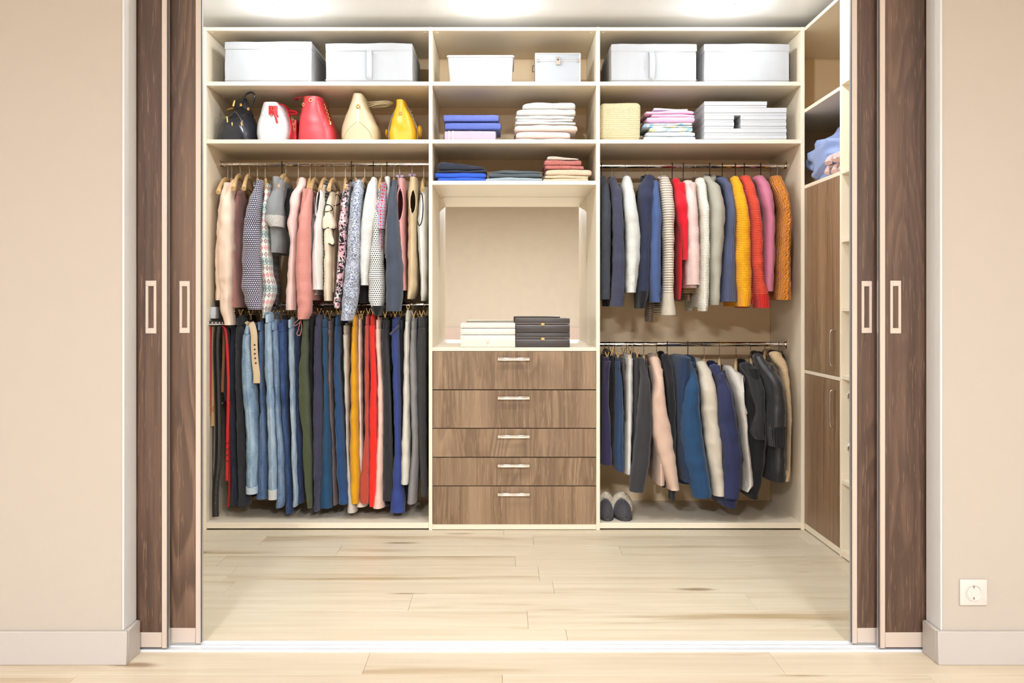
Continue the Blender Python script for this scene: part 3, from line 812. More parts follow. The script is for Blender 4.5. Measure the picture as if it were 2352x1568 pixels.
def tank(name, label, cat, mat, crop, rows, short, zr, hook_x=None, hang='wood', dy=0.0, b=.165, hole=None, trim=None, fold=.08, wr=.004, satin=None, group=None, hang_on=True, straps=None, cut_hole=True):
    """sleeveless top: one body with an open armhole towards the viewer"""
    Yc = 5.03+dy; sd = nseed()
    R = rows_px(crop, rows, Yc, b)
    zt = R[0][0]; zb = R[-1][0]
    R = [(z, cx, a, b_*min(1.0, .45+.55*min(1, (zt-z)/.11)), cy) for z, cx, a, b_, cy in R]
    xs = sum(r[1] for r in R[:3])/3
    hxw = (crop.x+hook_x/crop.k-VX)/FPX*ROD_Y if hook_x is not None else xs
    yaw = max(-.3, min(.3, math.atan2(xs-hxw, .17)))
    t = thing(name, label, cat, (hxw, ROD_Y, zb), group=group)
    hl = None
    if hole:
        y0, y1, x0, x1 = hole; Yf = Yc-.55*b
        p, q = crop(x0, y0, Yf), crop(x1, y1, Yf)
        hl = ((p.z+q.z)/2, abs(p.z-q.z)/2, (p.x+q.x)/2, abs(q.x-p.x)/2, Yc-.02)
    bd = MB(); loft(bd, R, n=30, step=.014, fold=fold, folds=5, seed=sd, wr=wr, dome=.010, hole=hl if cut_hole else None)
    bd.build('body', mat, t)
    if hl:
        # rim follows the cloth surface
        rs = interp(R, [hl[0]+hl[1]*math.sin(2*PI*i/20) for i in range(21)]) if False else None
        pts = []
        for i in range(25):
            a_ = 2*PI*i/24; z = hl[0]+hl[1]*1.02*math.sin(a_); x = hl[2]+hl[3]*1.04*math.cos(a_)
            z_, cx, aa, bb, cy = interp(R, [z])[0]
            k = max(-1, min(1, (x-cx)/max(aa, .004)))
            pts.append(Vector((cx+k*aa*1.0, cy-bb*(max(0.02, 1-abs(k)**2.4))**(1/2.4)*1.0-.001, z)))
        MB().sweep(pts, .0030, .0030, n=6, caps=False).build('armhole_trim', trim or mat, t)
    if straps:
        for (x0, y0, x1, y1) in straps:
            Yf = Yc-.55*b
            MB().sweep([crop(x0, y0, Yc-.02), crop((x0*.5+x1*.5), (y0+y1)/2, Yf+.01), crop(x1, y1, Yf)], .0035, .0012, n=6).build('strap', trim or mat, t)
    if hang_on: hanger(hang, hxw, zr, yaw, short, span=.09 if hang == 'satin' else .15, drop=.065, satin=satin, ztop=max(zt+.016, zr-.075) if zt+.016 < zr-.03 else zr-.05)
    return t

def pants(name, label, cat, mat, crop, rows, short, zr=None, dy=0.0, hem=None, hemmat=None, band=26, cuffgrow=1.1, fold=.07, wr=.004, hang=True, loops=False, group=None, pocket=False, bandmat=None, lb=.082, folds=3):
    """trousers clipped by the waistband, seen from the side"""
    zr = zr if zr is not None else Z_LL
    Yc = 4.945+dy; sd = nseed()
    R = rows_px(crop, rows, Yc, lb)
    zt, zb = R[0][0], R[-1][0]
    xs = R[0][1]
    t = thing(name, label, cat, (xs, ROD_Y, zb), group=group)
    zband = zt-.038; zcr = zt-.26
    R = [(z, cx, a, b*(1.0-.22*min(1, (zt-z)/(zt-zb))), cy) for z, cx, a, b, cy in R]
    # hips: spans both legs
    Hh = [(z, cx, a*1.0, .168, 5.035+dy) for z, cx, a, b, cy in cut(R, zt-.003, zcr)]
    Hh[-1] = (Hh[-1][0], Hh[-1][1], Hh[-1][2]*.8, .165, 5.035+dy)
    loft(MB(), Hh, n=26, fold=fold*.5, folds=4, seed=sd+.3, wr=wr*.7, dome=0, openb=False).build('seat', mat, t)
    zh = crop(0, hem, Yc-.045).z if hem else None
    for k, (cy, dzz) in enumerate(((None, 0.0), (5.13+dy, .012))):
        q = cut(R, zt-.05, (zh if zh else zb))
        q = [(z+dzz, cx+(0 if k == 0 else .004*math.sin(z*7+sd)), a*(1 if k == 0 else .92), b, (c if k == 0 else cy)) for z, cx, a, b, c in q]
        lg = loft(MB(), q, n=28, fold=fold, folds=folds, seed=sd+.3+k, wr=wr, dome=.01, wrz=18).build('leg', mat, t)
        if zh:
            q2 = scale_rows(cut(R, zh+.004, zb), cuffgrow, 1.04)
            q2 = [(z+dzz, cx, a, b, (c if k == 0 else cy)) for z, cx, a, b, c in q2]
            loft(MB(), q2, n=20, step=.012, fold=fold*.6, folds=folds, seed=sd+.3+k, wr=wr*.4, dome=0).build('hem', hemmat or mat, t)
    Wb = [(z, cx, a*1.05, .172, 5.035+dy) for z, cx, a, b, cy in cut(R, zt, zband)]
    wb = loft(MB(), Wb, n=26, step=.014, fold=fold*.35, folds=4, seed=sd+.3, wr=.001, dome=0, openb=True).build('waistband', bandmat or mat, t)
    a0 = R[0][2]; yy = 5.035+dy-.174
    if loops:
        MB().box(xs-.006, xs+.006, yy-.005, yy+.002, zband-.004, zt-.001, .001).build('belt_loop', mat, wb)
    if pocket:
        pt = [Vector((xs-a0*.75, 5.035+dy-.13, zband-.015)), Vector((xs-a0*.2, yy+.012, zband-.08)), Vector((xs+a0*.5, yy+.016, zband-.11))]
        MB().sweep(cr(pt, 4), .0014, n=5).build('pocket_edge', mat, t)
    if hang: hanger('clip', xs, zr, 0.0, short, ztop=max(zt+.022, zr-.052))
    return t

def skirt(name, label, cat, mat, crop, rows, short, zr, dy=0.0, b=.16, fold=.07, wr=.003, hang=True, band=None):
    sd = nseed(); Yc = 5.02+dy
    R = rows_px(crop, rows, Yc, b); zt, zb = R[0][0], R[-1][0]
    t = thing(name, label, cat, (R[0][1], ROD_Y, zb))
    loft(MB(), cut(R, zt-.012, zb), n=28, fold=fold, folds=5, seed=sd, wr=wr, dome=.004).build('panel', mat, t)
    loft(MB(), scale_rows(cut(R, zt, zt-.032), 1.05, 1.02), n=28, step=.012, fold=fold*.3, folds=5, seed=sd, wr=.001, dome=.0).build('waistband', band or mat, t)
    if hang: hanger('clip', R[0][1], zr, 0.0, short, ztop=max(zt+.022, zr-.052))
    return t

fb = fabric
W_ = fb('white_cotton', (240, 238, 234))
# ---- upper left rail: blouses and tops, left to right
top('blouse', 'peach silk long-sleeved blouse, leftmost on the upper left rail', 'blouse', fb('peach_silk', (244, 214, 192), 'satin'), A,
    [(262, 225, 262), (310, 200, 262), (370, 172, 250), (450, 160, 255), (600, 150, 262), (800, 141, 264), (1000, 141, 262), (1200, 150, 257), (1320, 160, 252), (1400, 182, 265), (1448, 195, 268)],
    'peach silk blouse', Z_UL, 225, wr=.006, cuff=1325, span=.205, hyaw=.05, collar=(240, 285, 50), body=[(300, 215, 265), (400, 175, 262), (600, 145, 262), (850, 130, 262), (1050, 128, 262), (1265, 126, 262)])
tank('top', 'dusty pink draped sleeveless top beside the peach blouse', 'top', fb('dusty_pink', (210, 150, 140), 'satin'), A,
     [(345, 283, 303), (420, 278, 312), (520, 265, 320), (650, 270, 325), (800, 258, 330), (900, 268, 332), (1100, 268, 340), (1305, 264, 348)], 'dusty pink draped top', Z_UL, 258, dy=.02, fold=.12)
hanger('wood', (460+328/3.5643-VX)/FPX*ROD_Y, Z_UL, .10, 'hidden top between dusty pink and polka shirt')
hanger('wood', (460+403/3.5643-VX)/FPX*ROD_Y, Z_UL, .12, 'hidden top just left of polka shirt')
top('shirt', 'navy shirt with small white dots on the upper left rail', 'shirt', fb('navy_white_dots', (62, 58, 88), 'dots', (232, 226, 222), scale=.82), A,
    [(262, 432, 480), (310, 425, 488), (400, 392, 488), (500, 366, 492), (650, 350, 492), (800, 340, 496), (1000, 335, 502), (1150, 340, 505), (1250, 360, 505), (1320, 392, 502)],
    'navy dotted shirt', Z_UL, 468, wr=.006, dy=-.02, sb=.07, cuff=1240, collar=(458, 285, 56), hem=1300)
top('blouse', 'white blouse with colourful folk print on the upper left rail', 'blouse', fb('folk_print', (232, 228, 222), 'bands', (52, 50, 62), (220, 78, 92), rgb4=(140, 205, 205)), A,
    [(295, 500, 550), (400, 508, 556), (520, 503, 560), (650, 498, 562), (800, 487, 566), (1000, 500, 580), (1100, 504, 600), (1160, 505, 612), (1220, 505, 598), (1310, 502, 568), (1390, 507, 535)],
    'folk print blouse', Z_UL, 532, dy=-.005, fold=.10, hem=1250)
G_MARL = fb('grey_marl', (118, 120, 122), 'marl', (162, 164, 166))
top('sweatshirt', 'grey marl short-sleeved sweatshirt with pale lining', 'sweatshirt', G_MARL, A,
    [(262, 590, 650), (310, 572, 648), (400, 553, 655), (480, 537, 660), (545, 525, 662), (600, 530, 662), (645, 570, 660)], 'grey marl sweatshirt', Z_UL, 670, hang='dark', dy=-.02, sb=.085, fold=.05, cuff=560, cuffmat=fb('pale_lining', (222, 218, 212), 'fleece', (190, 186, 180)),
    cuffgrow=1.08, body=[(250, 600, 668), (330, 610, 672), (500, 590, 680), (700, 572, 690), (790, 576, 694), (860, 580, 672)], collar=(635, 262, 80), collarmat=fb('pale_rib', (200, 198, 194), 'rib'))
tank('camisole', 'black top between grey sweatshirt and pale pink shirt', 'top', fb('black_cloth', (34, 31, 32)), A,
     [(330, 690, 735), (420, 668, 732), (550, 655, 730), (750, 645, 728), (800, 650, 725)], 'black top', Z_UL, 710, dy=.06)
hanger('wood', (460+700/3.5643-VX)/FPX*ROD_Y, Z_UL, .02, 'hidden top behind grey sweatshirt')
top('shirt', 'pale pink ruffled shirt left of the coral knit', 'shirt', fb('pale_pink', (240, 206, 200)), A,
    [(245, 780, 832), (300, 772, 838), (370, 735, 815), (450, 725, 815), (530, 728, 800), (620, 705, 792), (720, 728, 790), (800, 730, 788), (950, 716, 785), (1150, 704, 783), (1325, 702, 775)],
    'pale pink ruffled shirt', Z_UL, 803, dy=-.01, fold=.12, collar=(808, 268, 54), hem=1300)
top('sweater', 'coral knit sweater with pale flecks and tie cuff', 'sweater', fb('coral_fleck_knit', (206, 130, 120), 'dots', (226, 168, 156), scale=.6), A,
    [(340, 850, 890), (400, 832, 892), (450, 820, 892), (600, 800, 893), (800, 782, 895), (1000, 775, 895), (1200, 785, 898), (1330, 790, 899), (1400, 798, 870)],
    'coral fleck sweater', Z_UL, 900, dy=-.03, sb=.07, cuff=1350, body=[(350, 850, 900), (500, 830, 900), (800, 830, 910), (1100, 840, 935), (1280, 860, 950)])
cs = thing('tie_cord', 'thin coral tie cord dangling from the coral sweater cuff', 'cord', A(815, 1530, 4.85))
MB().sweep(cr([A(815, 1395, 4.85), A(775, 1430, 4.85), A(765, 1455, 4.845), A(800, 1440, 4.845), A(818, 1420, 4.84), A(800, 1490, 4.84), A(790, 1520, 4.84), A(815, 1532, 4.84), A(830, 1470, 4.84), A(822, 1405, 4.845)], 5), .0016, n=6).build('cord', fb('coral_cord', (214, 140, 130)), cs)
tank('camisole', 'white strappy camisole right of the coral knit', 'top', fb('white_cami', (238, 234, 228), 'satin'), A,
     [(540, 900, 938), (600, 892, 946), (700, 897, 942), (900, 905, 946), (1160, 905, 946), (1200, 910, 980)], 'white strappy camisole', Z_UL, 945, dy=.0, b=.13, straps=[(905, 400, 902, 560), (935, 400, 940, 560)])
tank('blouse', 'white sleeveless blouse left of the ruffled cream blouse', 'blouse', W_, B,
     [(300, 52, 82), (370, 25, 82), (460, 22, 84), (560, 24, 86), (650, 8, 80), (900, -14, 82), (1090, -8, 84), (1160, -4, 86)], 'white sleeveless blouse', Z_UL, 97, dy=-.03, hole=(330, 560, 30, 66), fold=.09)
tank('top', 'black sequined top behind the cream ruffled blouse', 'top', fb('black_sequin', (28, 26, 28), 'dots', (170, 165, 160), scale=1.4), B,
     [(262, 45, 110), (330, 62, 122), (500, 80, 118), (900, 84, 120), (1180, 88, 120)], 'black sequined top', Z_UL, 97, dy=.05, hang_on=False)
BLK = plain('black_piping', (28, 26, 28), 0.6)
CREPE = fb('cream_crepe', (240, 222, 196))
cream_r = tank('blouse', 'cream ruffled sleeveless blouse with black piping', 'blouse', CREPE, B,
     [(362, 118, 160), (430, 95, 165), (520, 92, 165), (700, 92, 168), (900, 90, 168), (1100, 90, 168), (1250, 92, 166)], 'cream ruffled blouse', Z_UL, 170, dy=-.01, hole=(470, 530, 92, 158), trim=BLK, fold=.07, cut_hole=False)
for k, (ya, yb, xl, xr, sh) in enumerate(((540, 660, 70, 182, 0), (660, 790, 82, 172, 1))):
    Yc = 4.885
    rr = rows_px(B, [(ya, 100, 150), (ya+30, xl+8, xr-20), (yb-25, xl+4, xr), (yb, xl+14, xr-12)], Yc, .03)
    rf = loft(MB(), rr, n=28, step=.012, fold=.22, folds=4, seed=3.1+k, wr=.003, dome=.004).build('ruffle', CREPE, cream_r)
    z, cx, a, b_, cy = rr[-1]
    MB().sweep([Vector((cx+a*1.05*math.cos(2*PI*i/24)*(1+.16*math.sin(4*2*PI*i/24+k)), cy+b_*1.05*math.sin(2*PI*i/24), z+.004*math.sin(3*2*PI*i/24))) for i in range(25)], .003, n=6, caps=False).build('piping', BLK, rf)
tank('camisole', 'beige camisole with black straps behind the ruffled blouse', 'top', fb('beige_crepe', (214, 190, 158)), B,
     [(360, 172, 208), (500, 168, 212), (800, 168, 205), (1180, 165, 200)], 'beige camisole', Z_UL, 190, dy=.05, hole=(380, 480, 168, 210), trim=BLK, hang_on=False, cut_hole=False)
top('blouse', 'black and pink floral blouse on the upper left rail', 'blouse', fb('black_pink_floral', (34, 30, 34), 'floral', (228, 172, 180), (232, 226, 222), scale=.9), B,
    [(290, 235, 275), (360, 225, 278), (450, 216, 278), (650, 206, 278), (800, 200, 275), (1000, 190, 258), (1150, 176, 242), (1270, 166, 222), (1312, 175, 215)], 'floral blouse', Z_UL, 262, dy=-.005, fold=.09, hem=1250)
tank('camisole', 'thin ivory camisole between floral blouse and tweed-print shirt', 'top', W_, B, [(310, 282, 298), (500, 280, 302), (800, 276, 300), (1100, 268, 290)], 'thin ivory camisole', Z_UL, 312, hang='dark', dy=.03)
top('shirt', 'blue grey speckled long-sleeved shirt reaching the trouser clips', 'shirt', fb('speckled_blue', (214, 216, 222), 'tweed', (128, 140, 166), (70, 74, 92)), B,
    [(262, 318, 380), (350, 314, 388), (500, 300, 388), (650, 286, 386), (800, 274, 385), (1000, 250, 380), (1200, 235, 362), (1330, 225, 332), (1412, 222, 316)], 'blue grey speckled shirt', Z_UL, 340, wr=.006, dy=-.035, sb=.075, hem=1260, collar=(352, 278, 70), bodymat=fb('speckled_blue_body', (214, 216, 222), 'tweed', (128, 140, 166), (70, 74, 92)))
tank('top', 'black top hidden behind the white knit', 'top', fb('black_jersey', (36, 33, 36)), B, [(330, 395, 425), (600, 380, 440), (1000, 370, 448), (1270, 366, 450)], 'hidden black top', Z_UL, 420, dy=.04)
top('sweater', 'white knit sweater with short cuffs left of the polka dot blouse', 'sweater', fb('white_fine_knit', (238, 236, 230), 'knit', (214, 210, 202), scale=.6), B,
    [(240, 450, 500), (300, 426, 506), (400, 414, 512), (500, 396, 516), (600, 388, 500), (800, 378, 472), (1000, 380, 452), (1122, 386, 446)], 'white knit sweater', Z_UL, 490, hang='dark', dy=-.03, sb=.07)
top('blouse', 'white long-sleeved blouse with black polka dots and black cuff', 'blouse', fb('white_black_dots', (240, 236, 230), 'dots', (26, 25, 28), scale=.84), B,
    [(330, 512, 545), (450, 508, 546), (600, 490, 548), (700, 480, 550), (900, 454, 560), (1100, 449, 576), (1250, 452, 572), (1310, 478, 562), (1372, 500, 545)], 'polka dot blouse', Z_UL, 557, wr=.006, dy=-.02, sb=.065, cuff=1300, cuffmat=fb('black_cuff', (24, 23, 25)), hem=1260)
top('shirt', 'red and blue plaid short-sleeved shirt', 'shirt', fb('red_blue_plaid', (236, 232, 232), 'plaid', (196, 34, 52), (48, 66, 150), scale=.75), B,
    [(285, 560, 586), (400, 536, 592), (500, 512, 592), (600, 506, 590), (662, 518, 578)], 'plaid shirt', Z_UL, None, hang_on=False, dy=-.025, body=[(300, 562, 590), (500, 548, 592), (700, 548, 584), (900, 552, 574)], sb=.06)
top('cardigan', 'pale grey cardigan hidden behind the plaid shirt', 'cardigan', fb('pale_grey_wool', (218, 216, 212)), B, [(235, 568, 612), (300, 585, 622), (600, 590, 618), (900, 590, 610)], 'pale grey cardigan', Z_UL, 600, hang='dark', dy=.03)
top('shirt', 'charcoal blue long-sleeved shirt right of the polka dot blouse', 'shirt', fb('charcoal_blue', (70, 76, 90), 'plain'), B,
    [(262, 622, 668), (350, 618, 668), (500, 605, 682), (650, 598, 696), (800, 590, 710), (950, 590, 724), (1100, 590, 726), (1200, 590, 724), (1335, 590, 710)], 'charcoal blue shirt', Z_UL, 658, dy=-.03, sb=.075, cuff=1190, cuffgrow=1.02, fold=.04, collar=(645, 290, 52), collarmat=fb('black_collar', (40, 38, 40)))
LIL = fb('lilac_satin', (206, 186, 216), 'satin')
tank('top', 'salmon pink sleeveless top on a lilac hanger', 'top', fb('salmon_pink', (238, 172, 172)), B,
     [(245, 682, 738), (350, 680, 746), (500, 682, 750), (620, 690, 750), (800, 706, 752), (1000, 724, 760), (1166, 730, 766)], 'salmon pink top', Z_UL, 706, hang='satin', satin=LIL, hole=(335, 605, 690, 740), fold=.04)
tank('top', 'beige sleeveless top with a pointed hem', 'top', fb('sand_crepe', (222, 198, 158)), B,
     [(235, 778, 845), (320, 772, 848), (450, 772, 850), (600, 774, 850), (800, 770, 850), (1000, 770, 850), (1120, 768, 850), (1180, 766, 835), (1235, 768, 812)], 'beige pointed top', Z_UL, 808, hang='satin', satin=LIL, hole=(350, 548, 800, 842), fold=.07)
tank('top', 'white sleeveless top with black piping, rightmost on the left rail', 'top', fb('white_crepe', (240, 238, 232)), B,
     [(320, 872, 935), (450, 862, 938), (650, 848, 938), (800, 856, 938), (1000, 870, 938), (1190, 876, 934), (1250, 880, 915)], 'white top with black piping', Z_UL, 903, hole=(370, 640, 852, 904), trim=BLK, fold=.05, cut_hole=False)

# ---- lower left rail: belts, jeans and trousers
BZ0 = .07
def belt(name, label, mat, crop, pts, w_, Y, buckle=None, th=.0018, holes=None):
    V = [crop(x, y, Y) for x, y in pts]
    t = thing(name, label, 'belt', V[-1], group='belts on the belt rack')
    MB().sweep(cr(V, 5), th, w_, n=8, up=(1, .35, 0)).build('strap', mat, t)
    if buckle:
        c = crop(*buckle[:2], Y-.006)
        MB().ring(c, buckle[2], .0022, 'Y', 12, 6, buckle[3]).build('buckle', M['brass'] if len(buckle) > 4 else M['chrome'], t)
        MB().sweep([c+Vector((0, 0, -buckle[3])), c+Vector((0, 0, buckle[3]))], .0014, n=5).build('prong', M['brass'] if len(buckle) > 4 else M['chrome'], t)
    if holes:
        for (x, y) in holes:
            c = crop(x, y, Y-.004); s_ = MB(); s_.lathe(c, [(0, -.0012), (.0022, -.001), (.0042, -.001), (.0046, .0015)], 12, 'Y'); s_.build('eyelet', M['chrome_dark'], t)
    return t
rk = thing('belt_rack', 'grey belt rack with dotted black oval plate on the side panel', 'rack', (-1.481, 4.86, C(0, 200, 4.86).z))
p0, p1 = C(50, 72, 4.88), C(105, 150, 4.88)
MB().box(-1.480, p1.x+.004, 4.86, 4.95, p1.z, p0.z, .003).build('bracket', plain('grey_plastic', (205, 208, 214), .4), rk)
pc = C(98, 182, 4.88)
MB().lathe(pc, [(0, .012), (.040, .012), (.046, .006), (.047, -.004), (.044, -.007), (0, -.007)], 28).build('plate', plain('rack_black', (40, 38, 42), .5), rk)
MB().ring(pc+Vector((0, 0, -.004)), .048, .003, 'Z', 28, 6).build('rim', M['white_plastic'], rk)
for i in range(16):
    a_ = 2*PI*i/16; MB().ball(pc+Vector((.046*math.cos(a_), .046*math.sin(a_), .004)), .0042, 8).build('stud', M['white_plastic'], rk)
LR = lambda n, c, r=.35: plain(n, c, r)
belt('belt', 'narrow bright red belt nearest the side panel', LR('red_leather', (214, 32, 44)), C, [(66, 200), (63, 400), (62, 620), (60, 800)], .0055, 4.86)
belt('belt', 'tan belt with gold buckle hanging beside the red belt', LR('tan_leather', (205, 165, 112)), C, [(90, 205), (92, 420), (90, 640), (88, 760), (85, 865)], .010, 4.87, (84, 752, .013, .011, 1))
belt('belt', 'dark brown belt behind the tan belt', LR('dark_brown_leather', (62, 36, 28)), C, [(85, 210), (80, 700), (76, 1000), (74, 1300), (76, 1440)], .009, 4.90, (80, 745, .013, .011, 1))
belt('belt', 'wide black patent belt, the longest on the rack', LR('black_patent', (22, 21, 24), .18), C, [(118, 200), (108, 330), (116, 620), (122, 880), (118, 1100), (102, 1300), (102, 1470)], .0165, 4.845, None, .004, [(118, 1220), (110, 1260), (106, 1300), (104, 1340), (103, 1380)])
belt('belt', 'brown belt with silver buckle behind the black patent belt', LR('brown_leather', (140, 84, 46)), C, [(158, 200), (156, 400), (150, 560), (148, 640)], .007, 4.90, (148, 690, .008, .02))
belt('belt', 'red leather belt with punched end beside the dark jeans', LR('deep_red_leather', (190, 26, 34)), C, [(150, 196), (172, 250), (186, 500), (186, 720), (180, 980), (178, 1230)], .0075, 4.88, None, .0022, [(180, 980), (180, 1020), (179, 1060), (179, 1100)])
belt('belt', 'thin dark red belt behind the punched red belt', LR('wine_leather', (150, 24, 30)), C, [(172, 205), (196, 600), (200, 900), (192, 1300), (184, 1405)], .006, 4.93)
belt('belt', 'matte black belt between brown belt and dark jeans', LR('matte_black_leather', (30, 28, 28), .6), C, [(165, 215), (186, 320), (186, 520), (180, 700)], .018, 4.92)

def denim(n, c, c2): return fabric(n, c, 'denim', c2, seam=True)
pants('jeans', 'dark navy jeans, first trousers right of the belts', 'jeans', fabric('dark_navy_denim', (38, 40, 54), 'denim', (56, 60, 78)), C, [(160, 212, 240), (300, 205, 240), (500, 196, 242), (800, 198, 242), (1000, 200, 244), (1250, 204, 258), (1392, 206, 272)], 'dark navy jeans', dy=.03, pocket=True)
pants('trousers', 'charcoal black trousers left of the belted light jeans', 'trousers', fb('charcoal_twill', (48, 47, 52), 'twill'), C, [(145, 242, 290), (300, 236, 286), (500, 234, 278), (700, 240, 284), (1000, 240, 300), (1200, 244, 312), (1398, 248, 320)], 'charcoal black trousers', dy=-.01)
LB, LB2 = (112, 142, 172), (176, 198, 214)
pants('jeans', 'light blue crinkled jeans with a beige eyelet belt', 'jeans', denim('light_denim', LB, LB2), C, [(195, 300, 352), (240, 288, 345), (300, 277, 340), (500, 270, 356), (700, 281, 370), (900, 300, 376), (1100, 301, 380), (1270, 300, 376), (1318, 300, 373)], 'light blue belted jeans', dy=-.03, hem=1275, loops=True, hemmat=fabric('light_denim_reverse', (188, 206, 218), 'denim', (206, 220, 228)))
belt('belt', 'wide beige belt with five dark eyelets on the light jeans', LR('beige_leather', (214, 188, 152)), C, [(310, 192), (338, 180), (358, 250), (360, 330), (366, 430), (376, 520), (376, 580)], .0165, 4.845, None, .0025, [(362, 325), (363, 355), (364, 384), (366, 414), (370, 446)])
pants('jeans', 'mid blue jeans right of the belted light jeans', 'jeans', denim('mid_denim', (70, 94, 136), (118, 142, 174)), C, [(170, 382, 430), (300, 390, 430), (500, 394, 424), (800, 394, 440), (1000, 386, 446), (1200, 380, 446), (1352, 368, 446)], 'mid blue jeans', loops=True)
pants('jeans', 'pale blue jeans with stitched pocket and turned-up hem', 'jeans', denim('pale_denim', (122, 150, 182), (184, 202, 216)), C, [(120, 432, 482), (250, 426, 486), (430, 426, 486), (700, 440, 496), (1000, 450, 506), (1250, 450, 510), (1355, 450, 512)], 'pale blue turned-up jeans', dy=-.03, hem=1295, loops=True, pocket=True, hemmat=fabric('white_denim_reverse', (206, 208, 206), 'denim', (222, 222, 218)))
pants('jeans', 'soft blue slim jeans right of the turned-up jeans', 'jeans', denim('soft_denim', (96, 124, 162), (158, 180, 204)), C, [(170, 474, 520), (300, 482, 522), (500, 490, 526), (800, 500, 536), (1000, 510, 555), (1200, 516, 559), (1360, 508, 561), (1410, 500, 546)], 'soft blue slim jeans', dy=-.01, loops=True)
pants('jeans', 'strong blue jeans with the lowest hem', 'jeans', denim('strong_denim', (46, 70, 122), (86, 114, 162)), C, [(178, 512, 575), (300, 524, 580), (500, 530, 580), (800, 546, 582), (1000, 560, 592), (1200, 566, 606), (1450, 570, 606)], 'strong blue jeans', dy=.01, loops=True)
pants('jeans', 'washed ice blue narrow jeans', 'jeans', denim('ice_denim', (132, 158, 186), (196, 212, 224)), C, [(155, 590, 625), (300, 590, 622), (600, 595, 630), (900, 605, 636), (1200, 611, 642), (1360, 613, 655), (1402, 615, 642)], 'ice blue narrow jeans', dy=-.03, loops=True)
pants('jeans', 'inky blue jeans left of the green trousers', 'jeans', denim('inky_denim', (34, 46, 80), (56, 74, 112)), C, [(160, 628, 668), (500, 634, 668), (800, 635, 672), (1100, 634, 690), (1378, 640, 686)], 'inky blue jeans', dy=.01)
pants('trousers', 'olive green corduroy trousers', 'trousers', fabric('olive_cord', (82, 90, 60), 'rib', (56, 62, 40), scale=.6), C, [(150, 682, 716), (300, 672, 716), (500, 656, 716), (700, 651, 726), (900, 678, 736), (1100, 680, 746), (1300, 696, 746), (1412, 712, 746)], 'olive green trousers', dy=-.02)
pants('trousers', 'black trousers tucked behind the olive pair', 'trousers', fb('black_wool', (28, 27, 30)), C, [(150, 712, 748), (500, 712, 745), (900, 725, 755), (1200, 735, 760), (1380, 740, 762)], 'black tucked trousers', dy=.05)
pants('trousers', 'aubergine navy trousers left of the teal pair', 'trousers', fb('aubergine_wool', (58, 56, 80)), D, [(138, 12, 54), (300, 4, 52), (500, 0, 52), (800, -6, 62), (1100, -4, 52), (1250, -2, 45), (1435, 0, 36)], 'aubergine navy trousers', dy=-.02)
pants('trousers', 'teal blue trousers beside the checked pair', 'trousers', fb('teal_twill', (34, 74, 106), 'twill'), D, [(155, 56, 95), (300, 60, 96), (600, 65, 106), (900, 60, 114), (1200, 46, 122), (1412, 38, 126)], 'teal blue trousers', dy=.0)
pants('trousers', 'small brown check trousers', 'trousers', fabric('brown_check', (150, 128, 124), 'plaid', (58, 46, 52), (100, 84, 90), scale=.2), D, [(165, 95, 130), (300, 98, 130), (500, 96, 132), (700, 106, 133), (1000, 124, 146), (1392, 128, 160)], 'brown check trousers', dy=.02)
pants('trousers', 'petrol blue pressed trousers right of the checked pair', 'trousers', fb('petrol_wool', (38, 70, 112)), D, [(140, 146, 176), (300, 140, 176), (500, 136, 176), (800, 140, 196), (1100, 146, 216), (1386, 164, 236)], 'petrol blue trousers', dy=-.02)
pants('trousers', 'black trousers between petrol and light grey pair', 'trousers', fb('black_crepe', (30, 28, 32)), D, [(200, 172, 196), (600, 176, 206), (1000, 195, 220), (1330, 215, 238)], 'black crepe trousers', dy=.05)
pants('trousers', 'light stone trousers left of the mustard pair', 'trousers', fb('stone_cotton', (208, 198, 186)), D, [(195, 196, 236), (380, 200, 236), (600, 206, 238), (1000, 218, 240), (1250, 222, 262), (1442, 225, 285)], 'light stone trousers', dy=.0, pocket=True)
pants('trousers', 'mustard yellow cotton trousers', 'trousers', fb('mustard_cotton', (214, 152, 24)), D, [(140, 258, 293), (300, 250, 293), (500, 246, 300), (700, 246, 301), (830, 240, 299), (1000, 240, 306), (1200, 242, 311), (1382, 248, 306)], 'mustard yellow trousers', dy=-.03, pocket=True)
pants('trousers', 'cream slim trousers right of the mustard pair', 'trousers', fb('cream_cotton', (238, 220, 204)), D, [(155, 298, 323), (350, 298, 326), (600, 300, 327), (900, 306, 330), (1200, 290, 345), (1403, 276, 355)], 'cream slim trousers', dy=.01)
pants('trousers', 'dark brown trousers behind the rust corduroys', 'trousers', fb('dark_brown_wool', (66, 48, 42)), D, [(150, 322, 345), (600, 324, 345), (1000, 326, 345), (1300, 322, 345)], 'dark brown trousers', dy=.05)
pants('trousers', 'rust coral corduroy trousers flaring at the hem', 'trousers', fabric('rust_cord', (196, 78, 58), 'rib', (170, 60, 44), scale=.5), D, [(135, 345, 375), (300, 341, 373), (600, 340, 371), (900, 340, 373), (1100, 325, 375), (1250, 306, 375), (1340, 302, 374), (1378, 310, 370)], 'rust corduroy trousers', dy=-.03)
pants('trousers', 'bright red pressed trousers between rust and blush', 'trousers', fb('bright_red_crepe', (240, 44, 30)), D, [(135, 378, 410), (300, 372, 412), (550, 380, 422), (800, 370, 422), (1100, 370, 426), (1300, 370, 414), (1402, 370, 406)], 'bright red trousers', dy=-.02)
pants('trousers', 'blush pink wide trousers right of the red pair', 'trousers', fb('blush_crepe', (236, 196, 180)), D, [(158, 412, 450), (300, 414, 453), (500, 424, 462), (650, 425, 470), (900, 425, 469), (1200, 410, 466), (1412, 394, 470)], 'blush pink trousers', dy=-.01)
